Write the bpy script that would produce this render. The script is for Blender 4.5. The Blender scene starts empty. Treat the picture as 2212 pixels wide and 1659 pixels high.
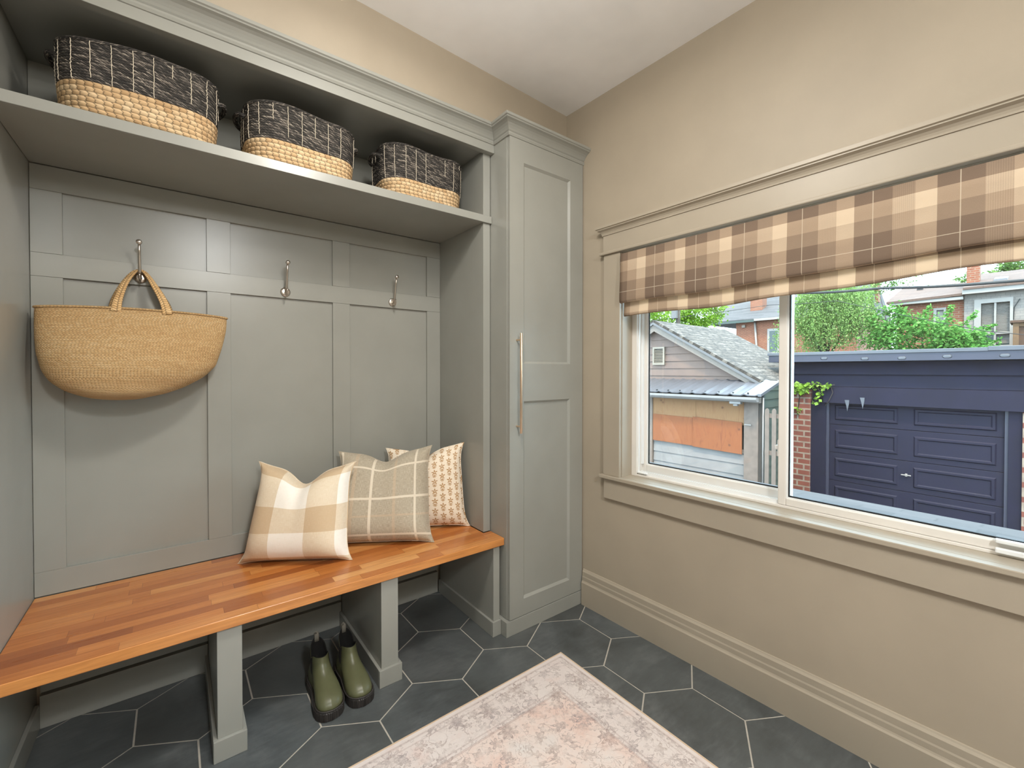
import bpy, bmesh, math, random
import numpy as np
from mathutils import Vector, Matrix
random.seed(7); rng = np.random.default_rng(7)
SC = bpy.context.scene
COL = SC.collection

# ------------------------------------------------------------------ camera
FPX = 936.243                                   # focal length in pixels of the 2212 px wide frame
CAM = Vector((0.4156, -2.2550, 1.2893)); YAW, PITCH, ROLL = 0.6498, -0.0120, 0.0003
def make_camera():
    cd = bpy.data.cameras.new('camera'); co = bpy.data.objects.new('camera', cd); COL.objects.link(co)
    sy, cy = math.sin(YAW), math.cos(YAW); sp, cp = math.sin(PITCH), math.cos(PITCH); sr, cr = math.sin(ROLL), math.cos(ROLL)
    f0 = Vector((sy, cy, 0)); r0 = Vector((cy, -sy, 0)); u0 = Vector((0, 0, 1))
    f = f0*cp + u0*sp; u = u0*cp - f0*sp
    r2 = r0*cr + u*sr; u2 = u*cr - r0*sr
    m = Matrix((r2, u2, -f)).transposed().to_4x4(); m.translation = CAM
    co.matrix_world = m
    cd.sensor_fit = 'HORIZONTAL'; cd.sensor_width = 36; cd.lens = 36*FPX/2212
    cd.shift_x = (1106-1094.97)/2212; cd.shift_y = (811.21-829.5)/2212
    cd.clip_start = 0.05; cd.clip_end = 300
    SC.camera = co
make_camera()

# ------------------------------------------------------------------ world, sun, lamps, exposure
vs = SC.view_settings
vs.view_transform = 'Standard'; vs.look = 'None'; vs.gamma = 1.0; vs.use_curve_mapping = False
vs.exposure = 0.54
w = bpy.data.worlds.new('overcast_sky'); SC.world = w; w.use_nodes = True
bg = w.node_tree.nodes['Background']; bg.inputs[0].default_value = (0.62, 0.835, 1.0, 1); bg.inputs[1].default_value = 7.2
def lamp(name, kind, loc, energy, color, rot=(0, 0, 0), **kw):
    l = bpy.data.lights.new(name, kind); l.energy = energy; l.color = color
    for k, v in kw.items(): setattr(l, k, v)
    o = bpy.data.objects.new(name, l); o.location = loc; o.rotation_euler = rot; COL.objects.link(o); return o
lamp('sun', 'SUN', (-6, -4, 12), 5.6, (1.0, 0.84, 0.60), rot=Vector((0.42, 0.22, -0.88)).to_track_quat('-Z', 'Y').to_euler(), angle=math.radians(6))
WARM = (1.0, 0.96, 0.89); PLAIN = (0.98, 1.0, 1.0)
for nm, lx, ly, pa, pp, pz, lc in (('ceiling_lamp', 0.95, -1.42, 14, 11.5, 2.47, WARM), ('rear_fill_lamp', 0.70, -3.60, 38, 28, 2.45, PLAIN)):  # the rear lamp is unseen, added as fill light for the room
    lamp(nm+'_down', 'AREA', (lx, ly, 2.665), pa, lc, shape='DISK', size=0.26)
    lamp(nm+'_glow', 'POINT', (lx, ly, pz), pp, lc, shadow_soft_size=0.11)

# ------------------------------------------------------------------ helpers
def L(c):
    """sRGB 0-255 -> linear rgba"""
    o = []
    for v in c:
        v /= 255.0
        o.append(v/12.92 if v <= 0.04045 else ((v+0.055)/1.055)**2.4)
    return (*o, 1.0)

class NT:
    """tiny node-graph writer"""
    def __init__(s, name):
        s.mat = bpy.data.materials.new(name); s.mat.use_nodes = True
        s.t = s.mat.node_tree; s.t.nodes.clear()
        s.out = s.t.nodes.new('ShaderNodeOutputMaterial')
        s._uv = None
    def n(s, kind, props=None, **ins):
        nd = s.t.nodes.new('ShaderNode'+kind)
        for k, v in (props or {}).items(): setattr(nd, k, v)
        for k, v in ins.items():
            key = int(k[1:]) if k[0] == '_' and k[1:].isdigit() else k.replace('_', ' ')
            s.set(nd.inputs[key], v)
        return nd
    def set(s, inp, v):
        if hasattr(v, 'is_linked') or hasattr(v, 'links'): s.t.links.new(v, inp)
        elif v is not None: inp.default_value = v
    def m(s, op, a, b=None, c=None):
        nd = s.n('Math', {'operation': op}); 
        for i, v in enumerate((a, b, c)):
            if v is not None: s.set(nd.inputs[i], v)
        return nd.outputs[0]
    def uv(s):
        if s._uv is None: s._uv = s.n('TexCoord').outputs['UV']
        return s._uv
    def obj(s): return s.n('TexCoord').outputs['Object']
    def sep(s, v): 
        nd = s.n('SeparateXYZ', _0=v); return nd.outputs
    def comb(s, x=0.0, y=0.0, z=0.0): return s.n('CombineXYZ', _0=x, _1=y, _2=z).outputs[0]
    def map(s, v, scale=(1, 1, 1), loc=(0, 0, 0), rot=(0, 0, 0)):
        return s.n('Mapping', Vector=v, Scale=scale, Location=loc, Rotation=rot).outputs[0]
    def noise(s, v, scale=5.0, detail=4.0, rough=0.55, dist=0.0):
        return s.n('TexNoise', Vector=v, Scale=scale, Detail=detail, Roughness=rough, Distortion=dist).outputs['Fac']
    def white(s, v, dim='2D'):
        nd = s.n('TexWhiteNoise', {'noise_dimensions': dim}); s.set(nd.inputs['Vector'], v); return nd.outputs
    def ramp(s, fac, stops, interp='LINEAR'):
        nd = s.n('ValToRGB', Fac=fac); cr = nd.color_ramp; cr.interpolation = interp
        while len(cr.elements) < len(stops): cr.elements.new(0.5)
        for e, (p, c) in zip(cr.elements, stops):
            e.position = p; e.color = c if len(c) == 4 else L(c)
        return nd.outputs[0]
    def fr(s, fac, a, b, lo=0.0, hi=1.0):
        return s.n('MapRange', Value=fac, From_Min=a, From_Max=b, To_Min=lo, To_Max=hi).outputs[0]
    def mix(s, fac, a, b, mode='MIX'):
        nd = s.n('Mix', {'data_type': 'RGBA', 'blend_type': mode})
        s.set(nd.inputs[0], fac); s.set(nd.inputs[6], a); s.set(nd.inputs[7], b); return nd.outputs[2]
    def bump(s, h, strength=0.3, dist=0.002, normal=None):
        nd = s.n('Bump', Strength=strength, Distance=dist, Height=h)
        if normal is not None: s.set(nd.inputs['Normal'], normal)
        return nd.outputs[0]
    def pbr(s, color, rough=0.5, metal=0.0, normal=None, **kw):
        p = s.n('BsdfPrincipled', Base_Color=color, Roughness=rough, Metallic=metal)
        if normal is not None: s.set(p.inputs['Normal'], normal)
        for k, v in kw.items(): s.set(p.inputs[k.replace('_', ' ')], v)
        s.t.links.new(p.outputs[0], s.out.inputs[0]); return p
    def gt(s, a, b): return s.m('GREATER_THAN', a, b)
    def lt(s, a, b): return s.m('LESS_THAN', a, b)
    def band(s, x, c, hw):                       # 1 where |x-c|<hw
        return s.m('LESS_THAN', s.m('ABSOLUTE', s.m('SUBTRACT', x, c)), hw)

OFF = {}                                         # world offset of the root a part belongs to
class MB:
    """collects shapes and links them as ONE mesh object; f maps input coordinates to world"""
    def __init__(s, f=None): s.v = []; s.f = []; s.uv = []; s.fn = f
    def face(s, idx, uv=None): s.f.append(tuple(idx)); s.uv.append(uv)
    def box(s, a0, a1, b0, b1, c0, c1):
        i = len(s.v)
        s.v += [(a, b, c) for c in (c0, c1) for b in (b0, b1) for a in (a0, a1)]
        for q in ((0, 2, 3, 1), (4, 5, 7, 6), (0, 1, 5, 4), (2, 6, 7, 3), (0, 4, 6, 2), (1, 3, 7, 5)): s.face([i+k for k in q])
        return s
    def prism(s, poly, axis, lo, hi):
        """extrude a 2-D polygon along axis (0,1,2); poly gives the two other coordinates in order"""
        n = len(poly); i = len(s.v)
        def put(p, t):
            q = list(p); q.insert(axis, t); return tuple(q)
        s.v += [put(p, lo) for p in poly] + [put(p, hi) for p in poly]
        s.face([i+k for k in range(n)][::-1]); s.face([i+n+k for k in range(n)])
        for k in range(n): s.face([i+k, i+(k+1) % n, i+n+(k+1) % n, i+n+k])
        return s
    def loft(s, loops, cap=(True, True), uvs=None, close=True):
        n = len(loops[0]); i = len(s.v)
        for lp in loops: s.v += [tuple(p) for p in lp]
        m_ = n if close else n-1
        for a in range(len(loops)-1):
            for k in range(m_):
                k2 = (k+1) % n
                uv = None
                if uvs: 
                    u0, u1 = uvs[a][k], uvs[a][k+1]; w0, w1 = uvs[a+1][k], uvs[a+1][k+1]
                    uv = (u0, u1, w1, w0)
                s.face([i+a*n+k, i+a*n+k2, i+(a+1)*n+k2, i+(a+1)*n+k], uv)
        if cap[0]: s.face([i+k for k in range(n)][::-1])
        if cap[1]: s.face([i+(len(loops)-1)*n+k for k in range(n)])
        return s
    def tube(s, pts, r, n=10, cap=True, flat=None, up=None, closed=False):
        """tube through points; r scalar or list; flat=(wide, thin) makes a strap whose wide side lies along 'up' cross"""
        P = [Vector(p) for p in pts]; loops = []; uvs = []
        ref = Vector(up) if up else Vector((0.13, 0.31, 0.94)); L_ = 0.0
        for k, p in enumerate(P):
            if closed: t = P[(k+1) % len(P)]-P[k-1]
            else: t = P[min(k+1, len(P)-1)]-P[max(k-1, 0)]
            t.normalize(); a = ref.cross(t)
            if a.length < 1e-4: a = Vector((1, 0, 0)).cross(t)
            a.normalize(); b = t.cross(a)
            if not up: ref = b
            rr = r[k] if isinstance(r, (list, tuple)) else r
            ra, rb = (flat[0], flat[1]) if flat else (rr, rr)
            if k: L_ += (P[k]-P[k-1]).length
            loops.append([p + a*(ra*math.cos(2*math.pi*j/n)) + b*(rb*math.sin(2*math.pi*j/n)) for j in range(n)])
            uvs.append([(L_, (j/n)*2*math.pi*max(ra, rb)) for j in range(n+1)])
        if closed: loops.append(loops[0]); uvs.append(uvs[0])
        return s.loft(loops, cap=(cap and not closed, cap and not closed), uvs=uvs)
    def lathe(s, prof, c=(0, 0, 0), axis=2, n=28):
        loops = []
        for r, h in prof:
            lp = []
            for j in range(n):
                a = 2*math.pi*j/n; q = [max(r, 1e-5)*math.cos(a), max(r, 1e-5)*math.sin(a)]
                if axis == 1: q = [q[0], h, q[1]]
                elif axis == 0: q = [h, q[0], q[1]]
                else: q = [q[0], q[1], h]
                lp.append((c[0]+q[0], c[1]+q[1], c[2]+q[2]))
            loops.append(lp)
        return s.loft(loops)
    def grid(s, P, uv=None, flip=False):
        """P[i][j] points"""
        i0 = len(s.v); n = len(P[0])
        for row in P: s.v += [tuple(p) for p in row]
        for a in range(len(P)-1):
            for b in range(n-1):
                q = [i0+a*n+b, i0+a*n+b+1, i0+(a+1)*n+b+1, i0+(a+1)*n+b]
                u = (uv[a][b], uv[a][b+1], uv[a+1][b+1], uv[a+1][b]) if uv else None
                if flip: q = q[::-1]; u = u[::-1] if u else None
                s.face(q, u)
        return s
    def build(s, name, mat, parent=None, smooth=False, bevel=0.0, seg=2, fixn=True, sub=0, solid=0.0):
        V = [tuple(s.fn(*p)) if s.fn else p for p in s.v]
        off = OFF.get(parent.name, (0, 0, 0)) if parent else (0, 0, 0)
        Vl = [(p[0]-off[0], p[1]-off[1], p[2]-off[2]) for p in V]
        me = bpy.data.meshes.new(name); me.from_pydata(Vl, [], s.f); 
        lay = me.uv_layers.new(name='UVMap'); data = lay.data
        src = s.v
        for pi, poly in enumerate(me.polygons):
            uv = s.uv[pi]; li = poly.loop_start
            if uv is None:
                ps = [Vector(src[k]) for k in s.f[pi]]
                nr = Vector((0, 0, 0))
                for k in range(len(ps)): nr += ps[k].cross(ps[(k+1) % len(ps)])
                ax = max(range(3), key=lambda q: abs(nr[q]))
                sel = ((1, 2), (0, 2), (0, 1))[ax]
                uv = [(p[sel[0]], p[sel[1]]) for p in ps]
            for k in range(len(uv)): data[li+k].uv = uv[k]
        if fixn:
            bm = bmesh.new(); bm.from_mesh(me); bmesh.ops.recalc_face_normals(bm, faces=bm.faces); bm.to_mesh(me); bm.free()
        if smooth:
            me.polygons.foreach_set('use_smooth', [True]*len(me.polygons))
        me.materials.append(mat); me.update()
        o = bpy.data.objects.new(name, me); COL.objects.link(o)
        if parent: o.parent = parent; OFF[o.name] = off
        if bevel:
            b = o.modifiers.new('bevel', 'BEVEL'); b.width = bevel; b.segments = seg; b.limit_method = 'ANGLE'; b.angle_limit = math.radians(40)
            b.harden_normals = False
        if solid:
            m_ = o.modifiers.new('solid', 'SOLIDIFY'); m_.thickness = solid; m_.offset = -1
        if sub:
            m_ = o.modifiers.new('sub', 'SUBSURF'); m_.levels = sub; m_.render_levels = sub
        return o

def tag(o, label=None, cat=None, group=None, kind=None):
    if label: o['label'] = label
    if cat: o['category'] = cat
    if group: o['group'] = group
    if kind: o['kind'] = kind
    return o
def thing(name, loc, label, cat, group=None, local=False, kind=None):
    o = bpy.data.objects.new(name, None); o.empty_display_size = 0.05; COL.objects.link(o)
    o.location = loc; OFF[o.name] = (0, 0, 0) if local else tuple(loc)
    return tag(o, label, cat, group, kind)
def dup(root, loc, rotz, label):
    """copy a thing with its parts and sub-parts"""
    r = root.copy(); COL.objects.link(r); r.location = loc; r.rotation_euler = (0, 0, rotz); r['label'] = label
    for ch in list(root.children):
        c = ch.copy(); COL.objects.link(c); c.parent = r
        for g in ch.children:
            d = g.copy(); COL.objects.link(d); d.parent = c
    return r

# window-wall frame: s runs along the wall from the cabinet corner towards the camera, d goes outdoors, z up
C0 = Vector((2.19301, -0.47751, 0)); DR = Vector((0.03255, -0.99947, 0)); NR = Vector((0.99947, 0.03255, 0))
def W(s, d, z): return C0 + DR*s + NR*d + Vector((0, 0, z))

# ------------------------------------------------------------------ materials
def paint(name, c, rough=0.5, bump=0.06, scale=260):
    t = NT(name); v = t.n('NewGeometry').outputs['Position']
    nz = t.noise(v, 3.0, 3)
    col = t.mix(t.fr(nz, 0.3, 0.7), L([x*0.975 for x in c]), L([min(255, x*1.02) for x in c]))
    t.pbr(col, rough, normal=t.bump(t.noise(v, scale, 2), bump, 0.001)); return t.mat
M = {}
M['cab'] = paint('taupe_cabinet_paint', (150, 150, 143), 0.27, 0.03, 180)
M['wall'] = paint('taupe_wall_paint', (168, 156, 138), 0.55, 0.10, 240)
M['trim'] = paint('taupe_trim_paint', (168, 157, 140), 0.42, 0.03, 180)
M['ceil'] = paint('white_ceiling_paint', (246, 245, 244), 0.8, 0.05)
M['vinyl'] = paint('white_vinyl', (226, 221, 214), 0.35, 0.02)
M['vinylw'] = paint('bright_white_vinyl', (236, 238, 238), 0.35, 0.02)
M['dark_gap'] = paint('dark_gap', (20, 20, 22), 0.8)

def m_floor():
    t = NT('slate_hex_tile'); p = t.n('NewGeometry'); v = p.outputs['Position']; rnd = p.outputs['Random Per Island']
    a = t.noise(v, 3.2, 8, 0.62, 0.4); b = t.noise(t.map(v, (1, 4, 1), rot=(0, 0, 0.7)), 14, 6, 0.7)
    c = t.ramp(t.m('ADD', t.m('MULTIPLY', a, 0.7), t.m('MULTIPLY', b, 0.3)), [(0.32, (58, 62, 63)), (0.50, (84, 89, 91)), (0.68, (116, 120, 121))])
    c = t.mix(t.fr(rnd, 0, 1, 0.0, 0.45), c, L((70, 68, 62))); big = t.noise(v, 1.7, 3, 0.6); c = t.mix(t.fr(big, 0.45, 0.65, 0, 0.35), c, L((98, 104, 104)))
    sc = t.noise(t.map(v, (3, 60, 1), rot=(0, 0, 0.4)), 6, 3, 0.6)
    c = t.mix(t.fr(sc, 0.70, 0.78, 0, 0.35), c, L((150, 150, 146)))
    t.pbr(c, t.fr(b, 0.3, 0.7, 0.30, 0.50), normal=t.bump(t.m('ADD', a, t.m('MULTIPLY', b, 0.5)), 0.25, 0.004)); return t.mat
M['tile'] = m_floor()
def m_grout():
    t = NT('grey_grout'); t.pbr(t.mix(t.noise(t.obj(), 60, 3), L((168, 162, 152)), L((196, 190, 178))), 0.9); return t.mat
M['grout'] = m_grout()

def m_butcher():
    t = NT('butcher_block'); x, y, z = t.sep(t.n('NewGeometry').outputs['Position'])
    row = t.m('FLOOR', t.m('DIVIDE', y, 0.0435)); ro = t.white(t.comb(row, 3.7, 0))[0]
    u = t.m('ADD', t.m('DIVIDE', x, t.m('ADD', 0.36, t.m('MULTIPLY', t.lt(y, -0.5655), 3.0))), t.m('MULTIPLY', ro, 7.3))
    cell = t.m('FLOOR', u); rc = t.white(t.comb(row, cell, 0))
    base = t.ramp(t.m('MAXIMUM', rc[0], t.m('MULTIPLY', t.lt(y, -0.5655), 0.8)), [(0.0, (146, 80, 36)), (0.2, (184, 110, 52)), (0.55, (204, 130, 66)), (0.85, (216, 148, 82)), (1.0, (226, 166, 102))])
    gv = t.comb(t.m('MULTIPLY', x, 2.2), t.m('MULTIPLY', y, 60), t.m('ADD', t.m('MULTIPLY', rc[0], 31.0), t.m('MULTIPLY', z, 30)))
    g = t.noise(gv, 2.2, 5, 0.65, 0.6)
    base = t.mix(t.fr(g, 0.35, 0.75, 0, 0.55), base, L((140, 74, 30)))
    fy = t.m('FRACT', t.m('DIVIDE', y, 0.0435)); fu = t.m('FRACT', u)
    seam = t.m('MAXIMUM', t.lt(fy, 0.028), t.lt(fu, 0.004))
    base = t.mix(t.m('MULTIPLY', seam, 0.5), base, L((96, 44, 18)))
    t.pbr(base, t.fr(g, 0.3, 0.8, 0.26, 0.38), normal=t.bump(g, 0.05, 0.001), Coat_Weight=0.25, Coat_Roughness=0.2); return t.mat
M['butcher'] = m_butcher()

def m_metal(name, c, rough):
    t = NT(name); t.pbr(L(c), rough, 1.0); return t.mat
M['nickel'] = m_metal('brushed_nickel', (205, 196, 186), 0.28)
M['brass'] = m_metal('champagne_bronze', (232, 204, 176), 0.32)

def m_braid(name, c0, c1, c2, pu, pv, rough=0.85, bump=1.0):
    """plaited rope rows: pu along the row, pv row height (metres of UV)"""
    t = NT(name); x, y, _ = t.sep(t.uv())
    ry = t.m('DIVIDE', y, pv); row = t.m('FLOOR', ry); fy = t.m('FRACT', ry)
    tri = t.m('ABSOLUTE', t.m('SUBTRACT', fy, 0.5))
    ux = t.m('ADD', t.m('DIVIDE', x, pu), t.m('MULTIPLY', tri, 1.1))
    ux = t.m('ADD', ux, t.m('MULTIPLY', t.white(t.comb(row, 1.3, 0))[0], 1.0))
    fx = t.m('FRACT', ux)
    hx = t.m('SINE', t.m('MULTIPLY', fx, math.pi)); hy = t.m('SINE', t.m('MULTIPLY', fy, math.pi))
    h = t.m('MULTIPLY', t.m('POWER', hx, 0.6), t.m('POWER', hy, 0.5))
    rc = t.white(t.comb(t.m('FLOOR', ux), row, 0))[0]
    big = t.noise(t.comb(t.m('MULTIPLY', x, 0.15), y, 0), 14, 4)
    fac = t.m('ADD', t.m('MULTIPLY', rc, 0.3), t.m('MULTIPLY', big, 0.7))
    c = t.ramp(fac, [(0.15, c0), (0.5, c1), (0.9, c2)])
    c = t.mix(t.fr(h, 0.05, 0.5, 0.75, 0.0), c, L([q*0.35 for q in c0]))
    t.pbr(c, rough, normal=t.bump(h, bump, 0.003)); return t.mat
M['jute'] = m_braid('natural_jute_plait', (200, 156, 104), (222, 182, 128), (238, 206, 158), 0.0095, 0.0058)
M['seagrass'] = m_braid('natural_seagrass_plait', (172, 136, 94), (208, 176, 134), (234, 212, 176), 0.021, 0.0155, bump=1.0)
def m_rope():
    t = NT('black_twisted_rope'); x, y, _ = t.sep(t.uv())
    ry = t.m('DIVIDE', y, 0.0085); row = t.m('FLOOR', ry); fy = t.m('FRACT', ry)
    ux = t.m('ADD', t.m('ADD', t.m('DIVIDE', x, 0.011), t.m('MULTIPLY', fy, 1.3)), t.m('MULTIPLY', t.white(t.comb(row, 2.3, 0))[0], 1.0))
    fx = t.m('FRACT', ux); h = t.m('MULTIPLY', t.m('SINE', t.m('MULTIPLY', fx, math.pi)), t.m('SINE', t.m('MULTIPLY', fy, math.pi)))
    rc = t.white(t.comb(t.m('FLOOR', ux), row, 0))[0]
    fib = t.noise(t.comb(t.m('MULTIPLY', t.m('ADD', x, t.m('MULTIPLY', fy, 0.012)), 260), t.m('MULTIPLY', y, 90), 0), 1.0, 2)
    c = t.ramp(t.m('ADD', t.m('MULTIPLY', rc, 0.35), t.m('MULTIPLY', fib, 0.65)), [(0.2, (40, 37, 34)), (0.48, (70, 66, 62)), (0.62, (124, 116, 108)), (0.8, (196, 184, 168))])
    c = t.mix(t.fr(h, 0.0, 0.45, 0.9, 0.0), c, L((14, 14, 15)))
    t.pbr(c, 0.8, normal=t.bump(h, 0.9, 0.003)); return t.mat
M['rope'] = m_rope()
M['thread'] = paint('cream_thread', (214, 202, 182), 0.9)

def plaid_fac(t, x, per, ph, wd, wm):
    """0 dark / .5 mid / 1 light along x plus thin line"""
    f = t.m('FRACT', t.m('DIVIDE', t.m('SUBTRACT', x, ph), per))
    d = t.gt(f, wd); l = t.gt(f, wm)
    return t.m('ADD', t.m('MULTIPLY', d, 0.5), t.m('MULTIPLY', l, 0.5)), t.band(f, wd/2, 0.006)
def m_blind():
    t = NT('brown_plaid_linen'); x, y, _ = t.sep(t.uv())
    fx, lx = plaid_fac(t, x, 0.1954, 0.5455, 0.489, 0.755); fy, ly = plaid_fac(t, y, 0.1954, 1.6315, 0.489, 0.74)
    # weave shows as fine corded stripes in the mid band
    f = t.m('MULTIPLY', t.m('ADD', fx, fy), 0.5)
    nz = t.noise(t.comb(t.m('MULTIPLY', x, 900), t.m('MULTIPLY', y, 250), 0), 1.0, 2)
    cord = t.m('MULTIPLY', t.m('SINE', t.m('MULTIPLY', x, 2*math.pi/0.0045)), t.m('MULTIPLY', t.band(fx, 0.5, 0.1), 0.06))
    f = t.m('ADD', t.m('ADD', f, cord), t.m('MULTIPLY', t.m('SUBTRACT', nz, 0.5), 0.18))
    c = t.ramp(f, [(0.0, (146, 126, 110)), (0.5, (194, 171, 148)), (1.0, (236, 217, 192))])
    c = t.mix(t.m('MULTIPLY', t.m('MAXIMUM', lx, ly), 0.75), c, L((232, 218, 196)))
    d = t.n('BsdfDiffuse', Color=c); tr = t.n('BsdfTranslucent', Color=c)
    mx = t.n('MixShader', _0=0.36, _1=d.outputs[0], _2=tr.outputs[0]); t.t.links.new(mx.outputs[0], t.out.inputs[0]); return t.mat
M['plaid'] = m_blind()

def weave(t, x, y, a=700):
    return t.m('MULTIPLY', t.m('SUBTRACT', t.noise(t.comb(t.m('MULTIPLY', x, a), t.m('MULTIPLY', y, a*0.05), 0), 1, 2), 0.5), 1.0), \
           t.m('MULTIPLY', t.m('SUBTRACT', t.noise(t.comb(t.m('MULTIPLY', x, a*0.05), t.m('MULTIPLY', y, a), 4.0), 1, 2), 0.5), 1.0)
def m_pillow_check():
    t = NT('cream_check_linen'); x, y, _ = t.sep(t.uv())        # uv 0..1 over the face
    vx = t.m('MAXIMUM', t.band(x, 0.455, 0.152), t.gt(x, 0.90)); vy = t.m('MAXIMUM', t.band(y, 0.165, 0.150), t.band(y, 0.735, 0.16))
    vy = t.m('MULTIPLY', vy, t.gt(y, 0.055))
    a, b = weave(t, x, y, 420)
    f = t.m('MULTIPLY', t.m('ADD', vx, vy), 0.5)
    f = t.m('ADD', f, t.m('MULTIPLY', t.m('ADD', a, b), 0.55))
    c = t.ramp(f, [(0.0, (200, 173, 140)), (0.5, (222, 204, 178)), (1.0, (243, 236, 226))])
    t.pbr(c, 0.95, normal=t.bump(t.m('ADD', a, b), 0.2, 0.001), Sheen_Weight=0.1); return t.mat
def m_pillow_pane():
    t = NT('taupe_windowpane_wool'); x, y, _ = t.sep(t.uv())
    a, b = weave(t, x, y, 500)
    ln = t.m('MAXIMUM', t.m('MAXIMUM', t.band(x, 0.40, 0.013), t.band(x, 0.845, 0.012)), t.m('MAXIMUM', t.band(y, 0.83, 0.011), t.m('MAXIMUM', t.band(y, 0.475, 0.012), t.band(y, 0.09, 0.011))))
    ln = t.m('MAXIMUM', ln, t.band(x, 0.045, 0.012))
    ln2 = t.m('MAXIMUM', t.m('MAXIMUM', t.band(x, 0.215, 0.018), t.band(x, 0.63, 0.014)), t.band(y, 0.29, 0.010))
    f = t.m('MULTIPLY', t.m('ADD', a, b), 1.1)
    c = t.ramp(t.m('ADD', 0.5, f), [(0.1, (140, 128, 110)), (0.5, (176, 164, 144)), (0.9, (206, 196, 178))])
    c = t.mix(t.m('MULTIPLY', ln2, 0.35), c, L((206, 178, 148))); c = t.mix(t.m('MULTIPLY', ln, 0.75), c, L((232, 220, 200)))
    t.pbr(c, 0.95, normal=t.bump(f, 0.25, 0.001), Sheen_Weight=0.15); return t.mat
def sprig(t, p, q):
    """small block-printed flower with two pairs of leaves in cell coordinates p,q (-.5...5)"""
    qy = t.m('SUBTRACT', q, 0.16)
    r = t.m('SQRT', t.m('ADD', t.m('MULTIPLY', p, p), t.m('MULTIPLY', qy, qy))); an = t.m('ARCTAN2', p, qy)
    pet = t.lt(r, t.m('ADD', 0.17, t.m('MULTIPLY', t.m('COSINE', t.m('MULTIPLY', an, 5.0)), 0.10)))
    pet = t.m('MULTIPLY', pet, t.gt(r, 0.045))
    ap = t.m('ABSOLUTE', p)
    def leaf(y0, w_):
        d = t.m('SUBTRACT', q, t.m('ADD', y0, t.m('MULTIPLY', ap, 0.75)))
        return t.m('MULTIPLY', t.lt(t.m('ABSOLUTE', d), t.m('MULTIPLY', 0.055, t.m('SUBTRACT', 1.15, t.m('DIVIDE', ap, w_)))), t.m('MULTIPLY', t.lt(ap, w_), t.gt(ap, 0.02)))
    st = t.m('MULTIPLY', t.lt(ap, 0.018), t.m('MULTIPLY', t.lt(q, 0.1), t.gt(q, -0.30)))
    o = t.m('MAXIMUM', pet, leaf(-0.22, 0.22)); o = t.m('MAXIMUM', o, leaf(-0.35, 0.20)); return t.m('MAXIMUM', o, st)
def m_pillow_floral():
    t = NT('cream_floral_print'); x, y, _ = t.sep(t.uv())
    gx = t.m('MULTIPLY', x, 10.5); gy = t.m('MULTIPLY', y, 8.2)
    col_ = t.m('FLOOR', gx); gy = t.m('ADD', gy, t.m('MULTIPLY', t.m('MODULO', col_, 2.0), 0.5))
    p = t.m('SUBTRACT', t.m('FRACT', gx), 0.5); q = t.m('SUBTRACT', t.m('FRACT', gy), 0.5)
    f = sprig(t, t.m('MULTIPLY', p, 0.66), t.m('MULTIPLY', q, 0.92))
    nz = t.noise(t.uv(), 60, 3); f = t.m('MULTIPLY', f, t.fr(nz, 0.3, 0.5, 0.6, 1.0))
    c = t.mix(f, L((238, 224, 204)), L((176, 134, 84)))
    t.pbr(c, 0.95, normal=t.bump(t.noise(t.uv(), 400, 2), 0.1, 0.001)); return t.mat
M['pc'], M['pp'], M['pf'] = m_pillow_check(), m_pillow_pane(), m_pillow_floral()

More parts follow.
